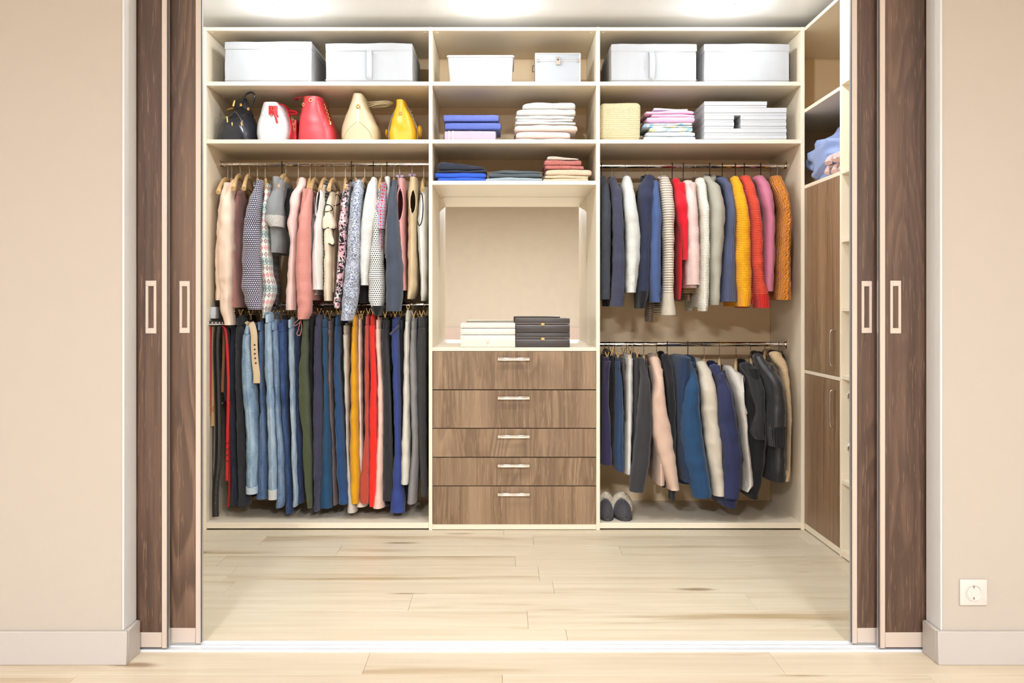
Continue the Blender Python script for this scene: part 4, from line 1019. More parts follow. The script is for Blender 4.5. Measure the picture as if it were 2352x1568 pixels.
pants('trousers', 'graphite trousers between blush and royal blue', 'trousers', fb('graphite_wool', (46, 44, 46)), D, [(160, 460, 492), (300, 455, 492), (700, 464, 510), (1000, 460, 520), (1200, 458, 532), (1362, 458, 540)], 'graphite trousers', dy=-.01)
pants('trousers', 'royal blue trousers with a thin navy belt', 'trousers', fb('royal_blue_crepe', (52, 68, 132)), D, [(155, 520, 566), (300, 520, 570), (500, 525, 576), (800, 535, 582), (1000, 540, 586), (1200, 526, 596), (1442, 508, 604)], 'royal blue trousers', dy=-.01, pocket=True)
belt('belt', 'thin navy patent belt looped round the royal blue trousers', LR('navy_patent', (52, 56, 82), .2), D, [(512, 256), (530, 240), (552, 218), (572, 196)], .008, 4.845)
pants('trousers', 'navy trousers behind the royal blue pair', 'trousers', fb('navy_crepe', (34, 36, 58)), D, [(160, 572, 596), (600, 578, 600), (1100, 588, 606), (1400, 470, 510)], 'navy trousers behind royal blue', dy=.06, hang=False)
pants('trousers', 'off-white trousers with split hem', 'trousers', fb('off_white_crepe', (216, 210, 198)), D, [(110, 612, 641), (300, 602, 640), (600, 598, 641), (900, 590, 641), (1150, 580, 641), (1255, 580, 634)], 'off-white split trousers', dy=-.03)
pants('trousers', 'mid grey trousers beside the off-white pair', 'trousers', fb('mid_grey_wool', (140, 136, 136)), D, [(165, 650, 682), (380, 640, 686), (700, 645, 692), (1000, 655, 699), (1200, 640, 692), (1384, 622, 682)], 'mid grey trousers', dy=-.02, pocket=True)
pants('trousers', 'dark charcoal trousers, rightmost on the lower left rail', 'trousers', fb('dark_charcoal', (62, 60, 60)), D, [(150, 694, 746), (300, 690, 748), (700, 686, 748), (1000, 702, 750), (1335, 722, 756)], 'dark charcoal trousers', dy=.0, pocket=True)

# ---- upper right rail: sweaters, left to right
top('sweater', 'dark slate fine-knit sweater, leftmost on the right rail', 'sweater', fb('dark_slate_knit', (64, 68, 76), 'knit', (52, 55, 62), scale=.4), E, [(232, 72, 130), (300, 76, 150), (500, 74, 160), (900, 70, 156), (1238, 70, 150)], 'dark slate sweater', Z_UR, 75, dy=-.0, sb=.07, hang='dark')
top('sweater', 'navy sweater with white cuff edge', 'sweater', fb('navy_knit', (66, 66, 88), 'knit', (54, 54, 74), scale=.4), E, [(240, 152, 216), (350, 166, 246), (500, 170, 258), (800, 174, 270), (1000, 166, 272), (1190, 158, 272), (1296, 150, 260)], 'navy sweater', Z_UR, 162, dy=-.03, sb=.07, cuff=1195, hang='satin', satin=fb('black_satin', (48, 40, 40), 'satin'))
top('sweater', 'pale grey-white fine sweater beside the navy one', 'sweater', fb('ice_white_knit', (222, 222, 216), 'knit', (204, 204, 198), scale=.4), E, [(230, 268, 332), (300, 256, 352), (500, 262, 372), (700, 274, 394), (900, 276, 394), (1050, 276, 376), (1182, 278, 360)], 'pale grey-white sweater', Z_UR, 272, dy=-.03, sb=.075, cuff=1105, hang='satin', satin=fb('grey_satin', (120, 120, 126), 'satin'))
top('jacket', 'midnight navy jacket with black ribbed cuff', 'jacket', fb('midnight_wool', (42, 46, 70)), E, [(222, 452, 528), (300, 398, 526), (400, 386, 508), (600, 386, 486), (800, 394, 478), (1000, 380, 472), (1180, 366, 470), (1312, 360, 440)], 'midnight navy jacket', Z_UR, 455, dy=-.015, sb=.075, cuff=1180, cuffmat=fb('black_rib', (24, 23, 26), 'rib'), hang='satin', satin=fb('brown_satin', (70, 44, 40), 'satin'), collar=(470, 250, 110), hem=1190)
top('sweater', 'denim blue brushed sweater beside the navy jacket', 'sweater', fb('denim_blue_wool', (60, 78, 122), 'marl', (76, 95, 140)), E, [(268, 512, 560), (400, 490, 565), (600, 480, 572), (800, 475, 562), (1000, 470, 560), (1262, 480, 556)], 'denim blue sweater', Z_UR, 520, dy=-.035, sb=.065, hang_on=False)
STR = fb('taupe_stripe_knit', (120, 100, 84), 'stripes', (96, 78, 64))
top('sweater', 'taupe striped sweater hidden behind the blue one', 'sweater', STR, E, [(700, 445, 500), (900, 445, 500), (1200, 445, 500), (1420, 445, 500)], 'taupe striped sweater', Z_UR, None, dy=.10, hang_on=False, cuff=1290, hem=1300, far=False)
top('sweater', 'beige and white horizontally striped knit sweater', 'sweater', fb('beige_stripe_knit', (160, 142, 122), 'stripes', (228, 220, 206), scale=1.0), E, [(232, 576, 648), (300, 570, 668), (500, 580, 675), (800, 590, 676), (1000, 590, 675), (1195, 586, 672), (1366, 580, 690)], 'striped beige sweater', Z_UR, 567, dy=-.045, sb=.07, cuff=1195, cuffmat=fb('beige_rib', (214, 202, 184), 'rib', (176, 160, 140), scale=.9), hang='satin', satin=LIL, hem=1300)
top('sweater', 'bright red dropped-shoulder sweater', 'sweater', fb('bright_red_knit', (206, 22, 40), 'plain'), E, [(250, 676, 740), (300, 682, 762), (450, 686, 780), (560, 690, 788), (640, 715, 786), (800, 735, 782), (916, 742, 778)], 'bright red sweater', Z_UR, 655, hang='dark', dy=-.02, sb=.075, fold=.08, body=[(300, 680, 760), (450, 680, 770), (600, 680, 745), (800, 676, 735), (1000, 676, 730), (1120, 678, 725), (1240, 680, 705)])
top('sweater', 'pale pink long-sleeved sweater', 'sweater', fb('powder_pink_knit', (238, 206, 200), 'knit', (228, 192, 186), scale=.4), E, [(268, 766, 850), (350, 766, 866), (500, 776, 866), (800, 780, 880), (1000, 780, 886), (1118, 780, 886)], 'pale pink sweater', Z_UR, 745, hang='dark', dy=-.035, sb=.075, body=[(300, 766, 850), (600, 776, 850), (900, 752, 860), (1145, 750, 860)])
top('sweater', 'tan striped sweater behind the pale pink one', 'sweater', fb('tan_stripe', (176, 146, 108), 'stripes', (150, 122, 90)), E, [(900, 740, 850), (1100, 735, 880), (1185, 720, 880)], 'tan striped sweater', Z_UR, None, dy=.12, hang_on=False, hem=1250, far=False)
top('sweater', 'white lattice-knit sweater beside the pale pink one', 'sweater', fb('white_lattice_knit', (238, 232, 216), 'lattice', (196, 184, 160)), E, [(246, 872, 950), (300, 870, 956), (500, 886, 960), (800, 890, 966), (1100, 884, 962), (1250, 880, 958), (1334, 882, 946)], 'white lattice sweater', Z_UR, 845, dy=-.035, sb=.07, hang='satin', satin=fb('brown_satin_bow', (72, 46, 44), 'satin'))
top('sweater', 'sage grey marled wool sweater', 'sweater', fb('sage_marl', (146, 141, 127), 'marl', (184, 179, 164)), F, [(232, 85, 150), (300, 108, 212), (500, 114, 236), (700, 108, 230), (900, 108, 212), (1100, 118, 202), (1284, 118, 190)], 'sage grey sweater', Z_UR, 107, dy=-.03, sb=.085, collar=(122, 238, 80), cuffmat=None, hang='dark')
SLR = fb('slate_rib_knit', (86, 92, 122), 'rib', (62, 68, 96), scale=1.3)
top('sweater', 'slate blue ribbed sweater with wide cuff', 'sweater', SLR, F, [(240, 195, 288), (300, 240, 310), (500, 250, 316), (700, 236, 320), (900, 216, 322), (1150, 200, 330), (1256, 188, 336)], 'slate blue ribbed sweater', Z_UR, 210, dy=-.015, sb=.08, cuff=1150, hang='dark', collar=(215, 250, 70))
top('sweater', 'sunny yellow chunky knit sweater', 'sweater', fb('sunny_yellow_knit', (248, 172, 20), 'knit', (218, 138, 8)), F, [(232, 312, 380), (300, 314, 400), (500, 324, 432), (700, 326, 446), (900, 318, 452), (1100, 330, 456), (1200, 340, 456), (1296, 342, 442)], 'sunny yellow sweater', Z_UR, 318, hang='dark', dy=-.04, sb=.085, cuff=1195, cuffmat=fb('yellow_rib', (244, 166, 22), 'rib', (206, 130, 8), scale=1.6), fold=.035)
top('sweater', 'red chunky knit sweater with gold flecks', 'sweater', fb('red_fleck_knit', (208, 54, 40), 'knit', (232, 140, 92)), F, [(226, 392, 480), (300, 410, 500), (500, 438, 526), (700, 450, 548), (900, 454, 550), (1100, 474, 560), (1210, 484, 602), (1308, 494, 612)], 'red chunky sweater', Z_UR, 390, dy=-.045, sb=.08, cuff=1210, cuffmat=fb('red_rib', (206, 38, 32), 'rib', (158, 18, 18), scale=1.6), fold=.035, hang='dark')
top('sweater', 'mauve pink fine-knit sweater beside the ochre one', 'sweater', fb('mauve_knit', (190, 112, 136), 'plain'), F, [(226, 505, 590), (300, 528, 624), (400, 538, 634), (600, 560, 648), (900, 548, 642), (1172, 545, 632)], 'mauve pink sweater', Z_UR, 525, dy=-.03, sb=.08, cuff=1030, cuffgrow=1.03, fold=.05, hang='dark')
top('sweater', 'ochre cable-knit sweater, rightmost on the rail', 'sweater', fb('ochre_cable', (208, 128, 44), 'cable', (160, 88, 18)), F, [(228, 642, 738), (300, 645, 760), (400, 668, 768), (500, 690, 778), (600, 686, 790), (700, 678, 780), (900, 670, 780), (1100, 670, 780), (1180, 660, 780), (1242, 658, 782)], 'ochre cable sweater', Z_UR, 660, dy=-.035, sb=.085, cuff=1180, fold=.08, bt=.03, hang='satin', satin=fb('ivory_satin', (222, 214, 204), 'satin'))

# ---- lower right rail: skirts and blazers
skirt('skirt', 'deep purple skirt, leftmost on the lower right rail', 'skirt', fb('deep_purple_wool', (48, 40, 74)), G, [(232, 84, 148), (300, 80, 140), (500, 70, 132), (700, 64, 146), (900, 60, 156), (1032, 55, 160)], 'deep purple skirt', Z_LR, dy=-.02)
skirt('skirt', 'black skirt between purple and blue skirts', 'skirt', fb('black_skirt', (24, 23, 27)), G, [(180, 108, 170), (400, 120, 172), (700, 128, 176), (900, 140, 180), (1030, 140, 182)], 'black skirt', Z_LR, dy=.05)
skirt('skirt', 'steel blue pencil skirt on the lower right rail', 'skirt', fb('steel_blue_wool', (44, 68, 102)), G, [(235, 176, 216), (400, 175, 236), (700, 165, 250), (950, 152, 252), (1060, 165, 252), (1088, 188, 252)], 'steel blue skirt', Z_LR, dy=.0)
skirt('trousers', 'brown grey cropped trousers behind the white ones', 'trousers', fb('brown_grey', (120, 104, 96)), G, [(230, 222, 250), (500, 240, 258), (900, 250, 260)], 'brown grey trousers', Z_LR, dy=.06, hang=False)
skirt('trousers', 'white cropped trousers between blue skirt and charcoal blazer', 'trousers', fb('white_cropped', (224, 218, 208)), G, [(215, 264, 320), (350, 258, 320), (600, 258, 318), (800, 252, 315), (1112, 250, 308)], 'white cropped trousers', Z_LR, dy=-.02, b=.12)
skirt('trousers', 'graphite cropped trousers beside the white ones', 'trousers', fb('graphite_cropped', (52, 48, 52)), G, [(205, 326, 360), (400, 320, 376), (700, 318, 372), (1000, 312, 350), (1120, 308, 340)], 'graphite cropped trousers', Z_LR, dy=.02)
BZ = dict(cat='blazer')
top('blazer', 'charcoal blazer with split cuff on a wooden hanger', 'blazer', fb('charcoal_blazer', (54, 53, 56), 'twill'), G, [(232, 378, 426), (330, 394, 442), (400, 386, 456), (600, 370, 470), (800, 346, 470), (1000, 326, 455), (1150, 306, 432), (1256, 300, 410)], 'charcoal blazer', Z_LR, 405, dy=-.03, sb=.07, hem=1060, collar=(400, 262, 50), fold=.04)
bl = top('blazer', 'blush beige blazer with tan cuff buttons', 'blazer', fb('blush_suiting', (210, 178, 158)), G, [(226, 476, 546), (300, 482, 560), (400, 492, 570), (500, 474, 576), (600, 468, 590), (800, 480, 626), (900, 500, 642), (1000, 525, 656), (1100, 556, 670), (1244, 600, 686)], 'blush beige blazer', Z_LR, 505, dy=-.05, sb=.065, collar=(508, 250, 60), body=[(300, 478, 555), (500, 474, 560), (800, 484, 560), (1000, 490, 560), (1190, 492, 562)], fold=.05)
for y, x in ((1120, 606), (1134, 612), (1148, 617), (1162, 622)):
    c = G(x, y, 4.785); MB().lathe(c, [(0, -.003), (.005, -.0025), (.006, .0), (.006, .010)], 12, 'Y').build('button', plain('tan_horn', (214, 140, 70), .3), bl)
top('cardigan', 'black ribbed cardigan between blush and blue blazers', 'cardigan', fb('black_rib_knit', (38, 36, 38), 'rib', (22, 21, 22)), G, [(205, 560, 622), (270, 570, 646), (400, 578, 652), (700, 598, 660), (1000, 605, 660), (1200, 610, 655), (1322, 612, 650)], 'black ribbed cardigan', Z_LR, 588, hang='dark', dy=.0, hem=1050)
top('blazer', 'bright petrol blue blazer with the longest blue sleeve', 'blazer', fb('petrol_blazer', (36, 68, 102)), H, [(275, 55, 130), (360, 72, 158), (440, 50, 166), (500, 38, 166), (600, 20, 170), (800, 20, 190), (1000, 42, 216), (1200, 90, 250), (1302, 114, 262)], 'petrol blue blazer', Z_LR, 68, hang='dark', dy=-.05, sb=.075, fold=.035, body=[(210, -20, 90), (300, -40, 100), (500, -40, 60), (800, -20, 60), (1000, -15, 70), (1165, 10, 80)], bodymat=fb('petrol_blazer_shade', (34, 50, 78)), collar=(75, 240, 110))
top('blazer', 'greige linen blazer between two blue blazers', 'blazer', fb('greige_linen', (206, 194, 176)), H, [(262, 162, 240), (330, 178, 270), (450, 174, 292), (700, 190, 316), (900, 214, 336), (1100, 246, 350), (1286, 270, 366)], 'greige linen blazer', Z_LR, 195, wr=.006, dy=-.035, sb=.065, fold=.05, hem=1100)
top('blazer', 'navy blazer with crumpled sleeve', 'blazer', fb('navy_cotton', (46, 50, 84)), H, [(290, 270, 350), (400, 315, 388), (500, 302, 422), (700, 310, 456), (900, 335, 486), (1000, 345, 496), (1150, 345, 490), (1306, 350, 472)], 'navy crumpled blazer', Z_LR, 315, dy=-.045, sb=.08, wr=.006, collar=(320, 305, 80), body=[(330, 262, 350), (600, 300, 380), (900, 300, 420), (1150, 285, 460), (1300, 280, 470), (1362, 320, 440)])
tank('vest', 'pale silver sleeveless vest on a wooden hanger', 'vest', fb('silver_satin', (214, 206, 196), 'satin'), H, [(292, 388, 440), (350, 385, 520), (450, 412, 526), (600, 430, 526), (700, 458, 528), (800, 465, 532), (1000, 484, 556), (1190, 488, 580), (1238, 484, 530)], 'pale silver vest', Z_LR, 445, dy=-.07, hole=(355, 635, 478, 530), fold=.06, trim=fb('vest_edge', (226, 222, 216)))
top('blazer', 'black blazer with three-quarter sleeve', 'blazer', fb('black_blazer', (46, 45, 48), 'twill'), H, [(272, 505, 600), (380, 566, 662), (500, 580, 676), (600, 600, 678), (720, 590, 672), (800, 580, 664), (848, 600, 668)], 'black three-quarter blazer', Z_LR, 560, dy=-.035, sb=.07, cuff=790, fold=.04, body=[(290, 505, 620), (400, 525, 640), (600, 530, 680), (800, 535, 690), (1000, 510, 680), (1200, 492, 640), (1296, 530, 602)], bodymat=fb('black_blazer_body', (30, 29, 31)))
top('jacket', 'black satin bomber jacket with gathered cuff', 'jacket', fb('black_satin_bomber', (42, 41, 44), 'satin'), H, [(205, 612, 690), (300, 640, 756), (400, 690, 802), (500, 708, 832), (600, 714, 846), (740, 708, 840), (790, 696, 836), (905, 720, 826)], 'black satin bomber', Z_LR, 672, dy=-.05, sb=.08, cuff=755, fold=.05, wr=.005, cuffmat=fb('black_gathered', (34, 33, 36), 'rib', (14, 14, 15), scale=2.0), collar=(650, 235, 90), collar_h=.06, body=[(260, 620, 740), (500, 680, 820), (800, 690, 836), (1000, 680, 836), (1165, 690, 836)])
top('top', 'beige knit top with black trim, rightmost on the lower rail', 'top', fb('beige_fine_knit', (220, 188, 148), 'knit', (206, 172, 132), scale=.4), H, [(185, 740, 830), (240, 760, 858), (300, 800, 868), (500, 822, 876), (700, 842, 882), (900, 844, 872), (1080, 838, 868), (1172, 800, 868)], 'beige trimmed top', Z_LR, 780, dy=-.0, hang='satin', satin=fb('black_trim_satin', (34, 30, 32), 'satin'), hem=1150, collar=(790, 195, 110), collarmat=BLK, collar_h=.014, bt=.03)
# ---------------------------------------------------------------- storage boxes on the top shelf
BOXW = fabric('white_box_fabric', (184, 185, 189), 'plain', rough=.75)
def fabric_box(label, x0, x1, y0, dep, strap, sd, Y=4.835):
    a, b = P(x0, y0, Y), P(x1, y0, Y)
    zt = a.z; z0 = zA+.002
    t = thing('storage_box', label, 'storage box', ((a.x+b.x)/2, Y+dep/2, zA), group='white fabric boxes on the top shelf')
    MB().soft(a.x, b.x, Y, Y+dep, z0, zt-.035, .008, .003, 8, sd).build('body', BOXW, t)
    MB().soft(a.x-.002, b.x+.002, Y-.003, Y+dep+.002, zt-.045, zt, .010, .0035, 8, sd+2).build('lid', BOXW, t)
    pts = []
    for i in range(13):
        f = i/12; pts.append(Vector((a.x+(b.x-a.x)*f, Y-.0045+.001*math.sin(f*9+sd), z0+.012)))
    MB().sweep(pts, .002, n=5).build('bottom_seam', BOXW, t)
    if strap:
        xm = a.x+(b.x-a.x)*strap
        h = MB(); pts = [Vector((xm, Y-.002, zt-.04)), Vector((xm+.003, Y-.016, zt-.06)), Vector((xm+.004, Y-.018, (z0+zt)/2-.01)), Vector((xm+.003, Y-.012, z0+.03)), Vector((xm, Y-.002, z0+.015))]
        h.sweep(cr(pts, 5), .013, .0015, n=8, up=(0, 1, 0)); h.build('pull_strap', BOXW, t)
    return t
fabric_box('plain white fabric storage box, leftmost on the top shelf', 516, 716, 94, .46, 0, 1.0)
fabric_box('white fabric storage box with pull strap, second from the left', 747, 948, 98, .46, .50, 4.0)
fabric_box('white fabric storage box with seam, left one in the right bay', 1403, 1600, 100, .46, .47, 7.0)
fabric_box('plain white fabric storage box, rightmost on the top shelf', 1617, 1813, 99, .46, 0, 9.0)
# tapered white bin
WP = plain('glossy_white_plastic', (196, 196, 197), .25)
a, b = P(1027, 127, 4.84), P(1180, 127, 4.84); c, d = P(1033, 192, 4.84), P(1176, 192, 4.84)
bn = thing('storage_bin', 'plain white tapered plastic bin in the middle bay', 'bin', ((a.x+b.x)/2, 5.0, zA))
m = MB(); rings = []
for (z, xl, xr, y0, y1) in ((zA+.001, c.x, d.x, 4.85, 5.14), (a.z-.010, a.x+.002, b.x-.002, 4.842, 5.15), (a.z-.009, a.x-.003, b.x+.003, 4.837, 5.155), (a.z, a.x-.003, b.x+.003, 4.837, 5.155), (a.z, a.x+.004, b.x-.004, 4.844, 5.148), (zA+.006, c.x+.006, d.x-.006, 4.857, 5.134)):
    ring = []; r_ = .014
    for (cx_, cy_, a0) in ((xr-r_, y1-r_, 0), (xl+r_, y1-r_, 90), (xl+r_, y0+r_, 180), (xr-r_, y0+r_, 270)):
        for k in range(4):
            th = math.radians(a0+k*30); ring.append(Vector((cx_+r_*math.cos(th), cy_+r_*math.sin(th), z)))
    rings.append(ring)
vs = [p for r in rings for p in r]; n = 16
fs = [(i*n+j, i*n+(j+1) % n, (i+1)*n+(j+1) % n, (i+1)*n+j) for i in range(5) for j in range(n)]+[tuple(range(n)), tuple(5*n+j for j in range(n))]
m.add(vs, fs).build('tub', WP, bn)
# aluminium beauty case
AL = plain('brushed_aluminium', (190, 192, 196), .35, .35); ALW = plain('silver_white_panel', (170, 173, 179), .45)
a, b = P(1229, 121, 4.86), P(1334, 121, 4.86); zt = a.z
cs_ = thing('aluminium_case', 'silver vanity case with a centre latch on the top shelf', 'case', ((a.x+b.x)/2, 4.98, zA))
zl = zt-.040
MB().box(a.x+.003, b.x-.003, 4.862, 5.10, zA+.003, zl-.002, .003).build('body', ALW, cs_)
MB().box(a.x+.003, b.x-.003, 4.862, 5.10, zl+.002, zt-.002, .004, 2).build('lid', ALW, cs_)
e = MB()
for x in (a.x+.004, b.x-.004):
    e.sweep([(x, 4.864, zA+.002), (x, 4.864, zt-.003)], .0045, n=8); e.sweep([(x, 4.864, zt-.004), (x, 5.098, zt-.004)], .0045, n=8)
for z in (zA+.005, zl, zt-.004): e.sweep([(a.x+.004, 4.863, z), (b.x-.004, 4.863, z)], .0045, n=8)
e.build('edge_profile', AL, cs_)
xm = (a.x+b.x)/2
lt = MB().box(xm-.012, xm+.012, 4.848, 4.864, zl-.022, zl+.016, .002).build('latch', M['chrome'], cs_)
MB().lathe((xm, 4.847, zl+.002), [(0, 0), (.0055, 0), (.006, .004)], 14, 'Y').build('key_plate', M['chrome_dark'], lt)
for x in (a.x+.016, b.x-.016): MB().box(x-.006, x+.006, 4.855, 4.866, zl-.009, zl+.010, .002).build('corner_clip', M['chrome'], cs_)
MB().sweep(cr([(a.x, 4.9, zl-.005), (a.x-.008, 4.91, zl-.01), (a.x-.008, 5.05, zl-.01), (a.x, 5.06, zl-.005)], 4), .003, n=6).build('side_handle', M['chrome'], cs_)

# ---------------------------------------------------------------- handbags (outlines from their ends)
def bag(label, crop, rows, mat, Yc, b, zb, fold=.03, folds=3, p=2.6, wr=.003, dome=.012, name='handbag'):
    R = rows_px(crop, rows, Yc, b); z1 = R[-1][0]
    R = [(z+(zb-z1)*(1 if i == len(R)-1 else max(0, 1-(z-z1)/.05)), cx, a, bb, cy) for i, (z, cx, a, bb, cy) in enumerate(R)]
    t = thing(name, label, 'handbag', (R[-1][1], Yc, zb), group='handbags on the second shelf')
    loft(MB(), R, n=32, step=.010, fold=fold, folds=folds, seed=nseed(), wr=wr, dome=dome, openb=False, p=p, wrz=12).build('body', mat, t)
    return t, R
def leather(n, c, r=.32): return plain(n, c, r, bumpk=(260, .08), vary=.03)
z2 = zB+.001; YB = 4.865
def on(R, crop, x, y, off=.003, p=4.0):
    Y = R[-1][4]-R[-1][3]
    for _ in range(6):
        q = crop(x, y, Y); z, cx, a, b, cy = interp(R, [max(min(q.z, R[0][0]), R[-1][0])])[0]
        k = min(.98, abs((q.x-cx)/a)); Y = cy-b*(1-k**p)**(1/p)-off
    return crop(x, y, Y)
def surf(t, R, crop, pts, r, mat, name, rb=None, off=.003, k=3, n=8, up=(0, 1, 0), p=4.0):
    V = [on(R, crop, x, y, off, p) for x, y in cr2(pts, k)]
    return MB().sweep(V, r, rb, n=n, up=up).build(name, mat, t)
def cr2(pts, k): return [(v.x, v.y) for v in cr([Vector((p[0], p[1], 0)) for p in pts], k)]
def tube(t, crop, pts, r, mat, name, Y, rb=None, k=5, n=8, up=None):
    V = [crop(p[0], p[1], p[2] if len(p) > 2 else Y) for p in pts]
    return MB().sweep(cr(V, k), r, rb, n=n, up=up).build(name, mat, t)
GOLD = plain('handbag_gold', (232, 196, 120), .2, 1.0)
KL = leather('black_leather', (34, 35, 42), .25)
bg, R = bag('black leather handbag with gold clasps and upright handle', K, [(1100, 330, 480, .05), (1150, 300, 505, .09), (1210, 225, 525, .11), (1280, 188, 540, .12), (1340, 168, 552, .125), (1375, 172, 560, .125)], KL, 4.97, .12, z2, fold=.10, folds=4, wr=.008)
MB().sweep([K(400, 1010, 4.96), K(430, 1085, 4.96), K(470, 1180, 4.96)], .035, [.018, .03, .04], n=12, up=(0, 1, 0)).build('flap', leather('black_suede', (44, 40, 44), .7), bg)
tube(bg, K, [(405, 1050), (425, 990), (465, 940), (515, 925), (543, 950), (535, 1005), (505, 1060), (485, 1095)], .0055, KL, 'handle', 4.90, .0085, up=(0, 1, 0))
for (x, y) in ((410, 1052), (482, 1092)):
    c = K(x, y, 4.895); MB().box(c.x-.006, c.x+.006, c.y-.008, c.y+.012, c.z-.008, c.z+.008, .002).build('clasp', GOLD, bg)
tube(bg, K, [(330, 1065), (338, 1030), (345, 1005)], .006, GOLD, 'charm', 4.90); tube(bg, K, [(268, 1105), (300, 1090), (330, 1085)], .0045, GOLD, 'charm', 4.89)
for (x, y0, y1) in ((268, 1165, 1225), (318, 1225, 1278), (412, 1220, 1285)):
    tube(bg, K, [(x, y0), (x+3, (y0+y1)/2), (x+6, y1)], .0042, GOLD, 'zip_pull', 4.853)
tube(bg, K, [(345, 1110), (400, 1180), (440, 1290), (458, 1365)], .0012, M['chrome_dark'], 'zip', 4.848); tube(bg, K, [(250, 1205), (300, 1160), (345, 1110)], .0035, KL, 'piping', 4.87)
# white and red bag
WL = leather('white_leather', (222, 220, 223)); RL = leather('red_leather_trim', (200, 28, 42))
bg, R = bag('white handbag with red straps and trim', K, [(1042, 642, 808), (1065, 630, 826), (1100, 618, 845), (1150, 603, 868), (1250, 572, 893), (1320, 564, 896), (1386, 582, 868)], WL, 5.0, .13, z2, fold=.0, wr=.001, dome=.002, p=4.0)
surf(bg, R, K, [(730, 1058), (730, 1085), (730, 1115), (730, 1145)], .0235, RL, 'tab', .0016, .0012)
tube(bg, K, [(620, 1042, 5.02), (640, 1030, 4.93), (700, 1030, 4.89), (760, 1035, 4.89), (830, 1052, 4.90), (868, 1080, 4.95), (880, 1100, 5.02)], .008, RL, 'strap', 4.9, .004, up=(0, 0, 1))
tube(bg, K, [(870, 1105), (920, 1110), (962, 1125), (958, 1140), (900, 1140)], .006, RL, 'strap', 4.98)
tube(bg, K, [(862, 1085, 4.92), (884, 1150, 4.91), (904, 1250, 4.90), (908, 1320, 4.90), (890, 1380, 4.905)], .0032, RL, 'piping', 4.88)
surf(bg, R, K, [(732, 1095), (745, 1140), (760, 1190), (772, 1232)], .0055, RL, 'zip_tab', .0015, .006); surf(bg, R, K, [(748, 1095), (765, 1140), (780, 1172)], .004, RL, 'zip_tab', .0015, .004)
surf(bg, R, K, [(610, 1155), (680, 1152), (730, 1150), (800, 1152), (862, 1160)], .0009, plain('white_seam', (190, 188, 190), .5), 'seam', .0009, .0003)
MB().ring(on(R, K, 722, 1085, .006), .006, .0018, 'Y', 14, 6, .010).build('zip_ring', GOLD, bg); MB().ring(on(R, K, 712, 1152, .006), .005, .0018, 'Y', 14, 6, .007).build('zip_ring', GOLD, bg)
for i in range(7): MB().ring(K(915+i*5, 1165+i*26, 4.93), .004, .0013, 'Y' if i % 2 else 'X', 10, 5, .006).build('chain_link', GOLD, bg)
MB().soft(*(sorted((K(905, 0, 4.97).x, K(975, 0, 4.97).x))), 4.95, 5.1, z2, K(0, 1200, 4.97).z, .008, .002).build('side_pouch', RL, bg)
# red bag
RB = leather('coral_red_leather', (208, 62, 70), .34)
bg, R = bag('coral red bucket handbag with gold chain', K, [(986, 1042, 1226), (1010, 1036, 1232), (1060, 1024, 1246), (1100, 1012, 1258), (1200, 994, 1300), (1300, 984, 1345), (1386, 976, 1365)], RB, 5.01, .14, z2, fold=.03, folds=3, p=4.0, dome=.001)
tube(bg, K, [(1060, 985, 4.93), (1000, 975, 4.95), (962, 982, 4.98), (965, 1000, 5.02)], .010, RB, 'handle', 4.95, .004, up=(0, 0, 1))
for x0, x1 in ((1050, 1110), (1160, 1222)): surf(bg, R, K, [(x0, 1000), ((x0+x1)/2, 990), (x1, 1000)], .004, RB, 'rim', .003, .0, p=4.0)
MB().ring(on(R, K, 1105, 1000, .004, 4.0), .0085, .002, 'Y', 18, 6).build('ring', GOLD, bg); MB().ring(on(R, K, 1030, 1045, .004, 4.0), .0045, .0018, 'Y', 14, 6, .008).build('ring', GOLD, bg)
for i in range(10): MB().ring(on(R, K, 1240+i*6.5, 1045+i*20, .006, 4.0), .0042, .0016, 'Y' if i % 2 else 'X', 10, 5, .006).build('chain_link', GOLD, bg)
MB().lathe(on(R, K, 1303, 1235, .009, 4.0), [(0, .012), (.003, .011), (.006, .004), (.007, -.006), (.0, -.009)], 12).build('charm', GOLD, bg)
surf(bg, R, K, [(1228, 1060), (1230, 1200), (1228, 1380)], .0013, RB, 'seam', .0013, .0, p=4.0)
# beige bag
BE = leather('sand_leather', (200, 184, 150), .36); BE2 = leather('cream_strap_leather', (226, 214, 188), .36)
bg, R = bag('sand coloured drop-shaped handbag with gold eyelet', K, [(958, 1535, 1642), (980, 1528, 1650), (1000, 1520, 1658), (1080, 1490, 1684), (1180, 1446, 1730), (1280, 1416, 1775), (1340, 1410, 1782), (1386, 1422, 1774)], BE, 4.995, .14, z2, fold=.0, wr=.0015, dome=.001, p=4.0)
surf(bg, R, K, [(1580, 952), (1580, 985), (1580, 1030), (1578, 1100), (1577, 1160), (1576, 1222)], .0065, BE2, 'tab', .002, .002, n=10)
MB().lathe(on(R, K, 1578, 1066, .004), [(.005, .004), (.005, -.003), (.007, -.006), (.0105, -.004), (.0115, .004)], 24, 'Y').build('eyelet', GOLD, bg)
for y in (990, 1165, 1205): MB().ball(on(R, K, 1578, y, .0045), .0016, 8).build('stud', GOLD, bg)
for s in (-1, 1): surf(bg, R, K, [(1577+s*10, 1215), (1577+s*55, 1255), (1577+s*110, 1310), (1577+s*140, 1375)], .0011, leather('sand_piping', (150, 130, 95), .5), 'piping', .0011, .0004)
for k in range(3): tube(bg, K, [(1672+k*8, 1025+k*22, 4.94), (1760, 1018+k*14, 4.90), (1860, 1012+k*14, 4.92), (1925-k*12, 1035+k*8, 4.97), (1860, 1055+k*6, 5.02), (1720, 1060+k*10, 5.05)], .0062, BE, 'strap', 4.95, .003, up=(0, 0, 1))
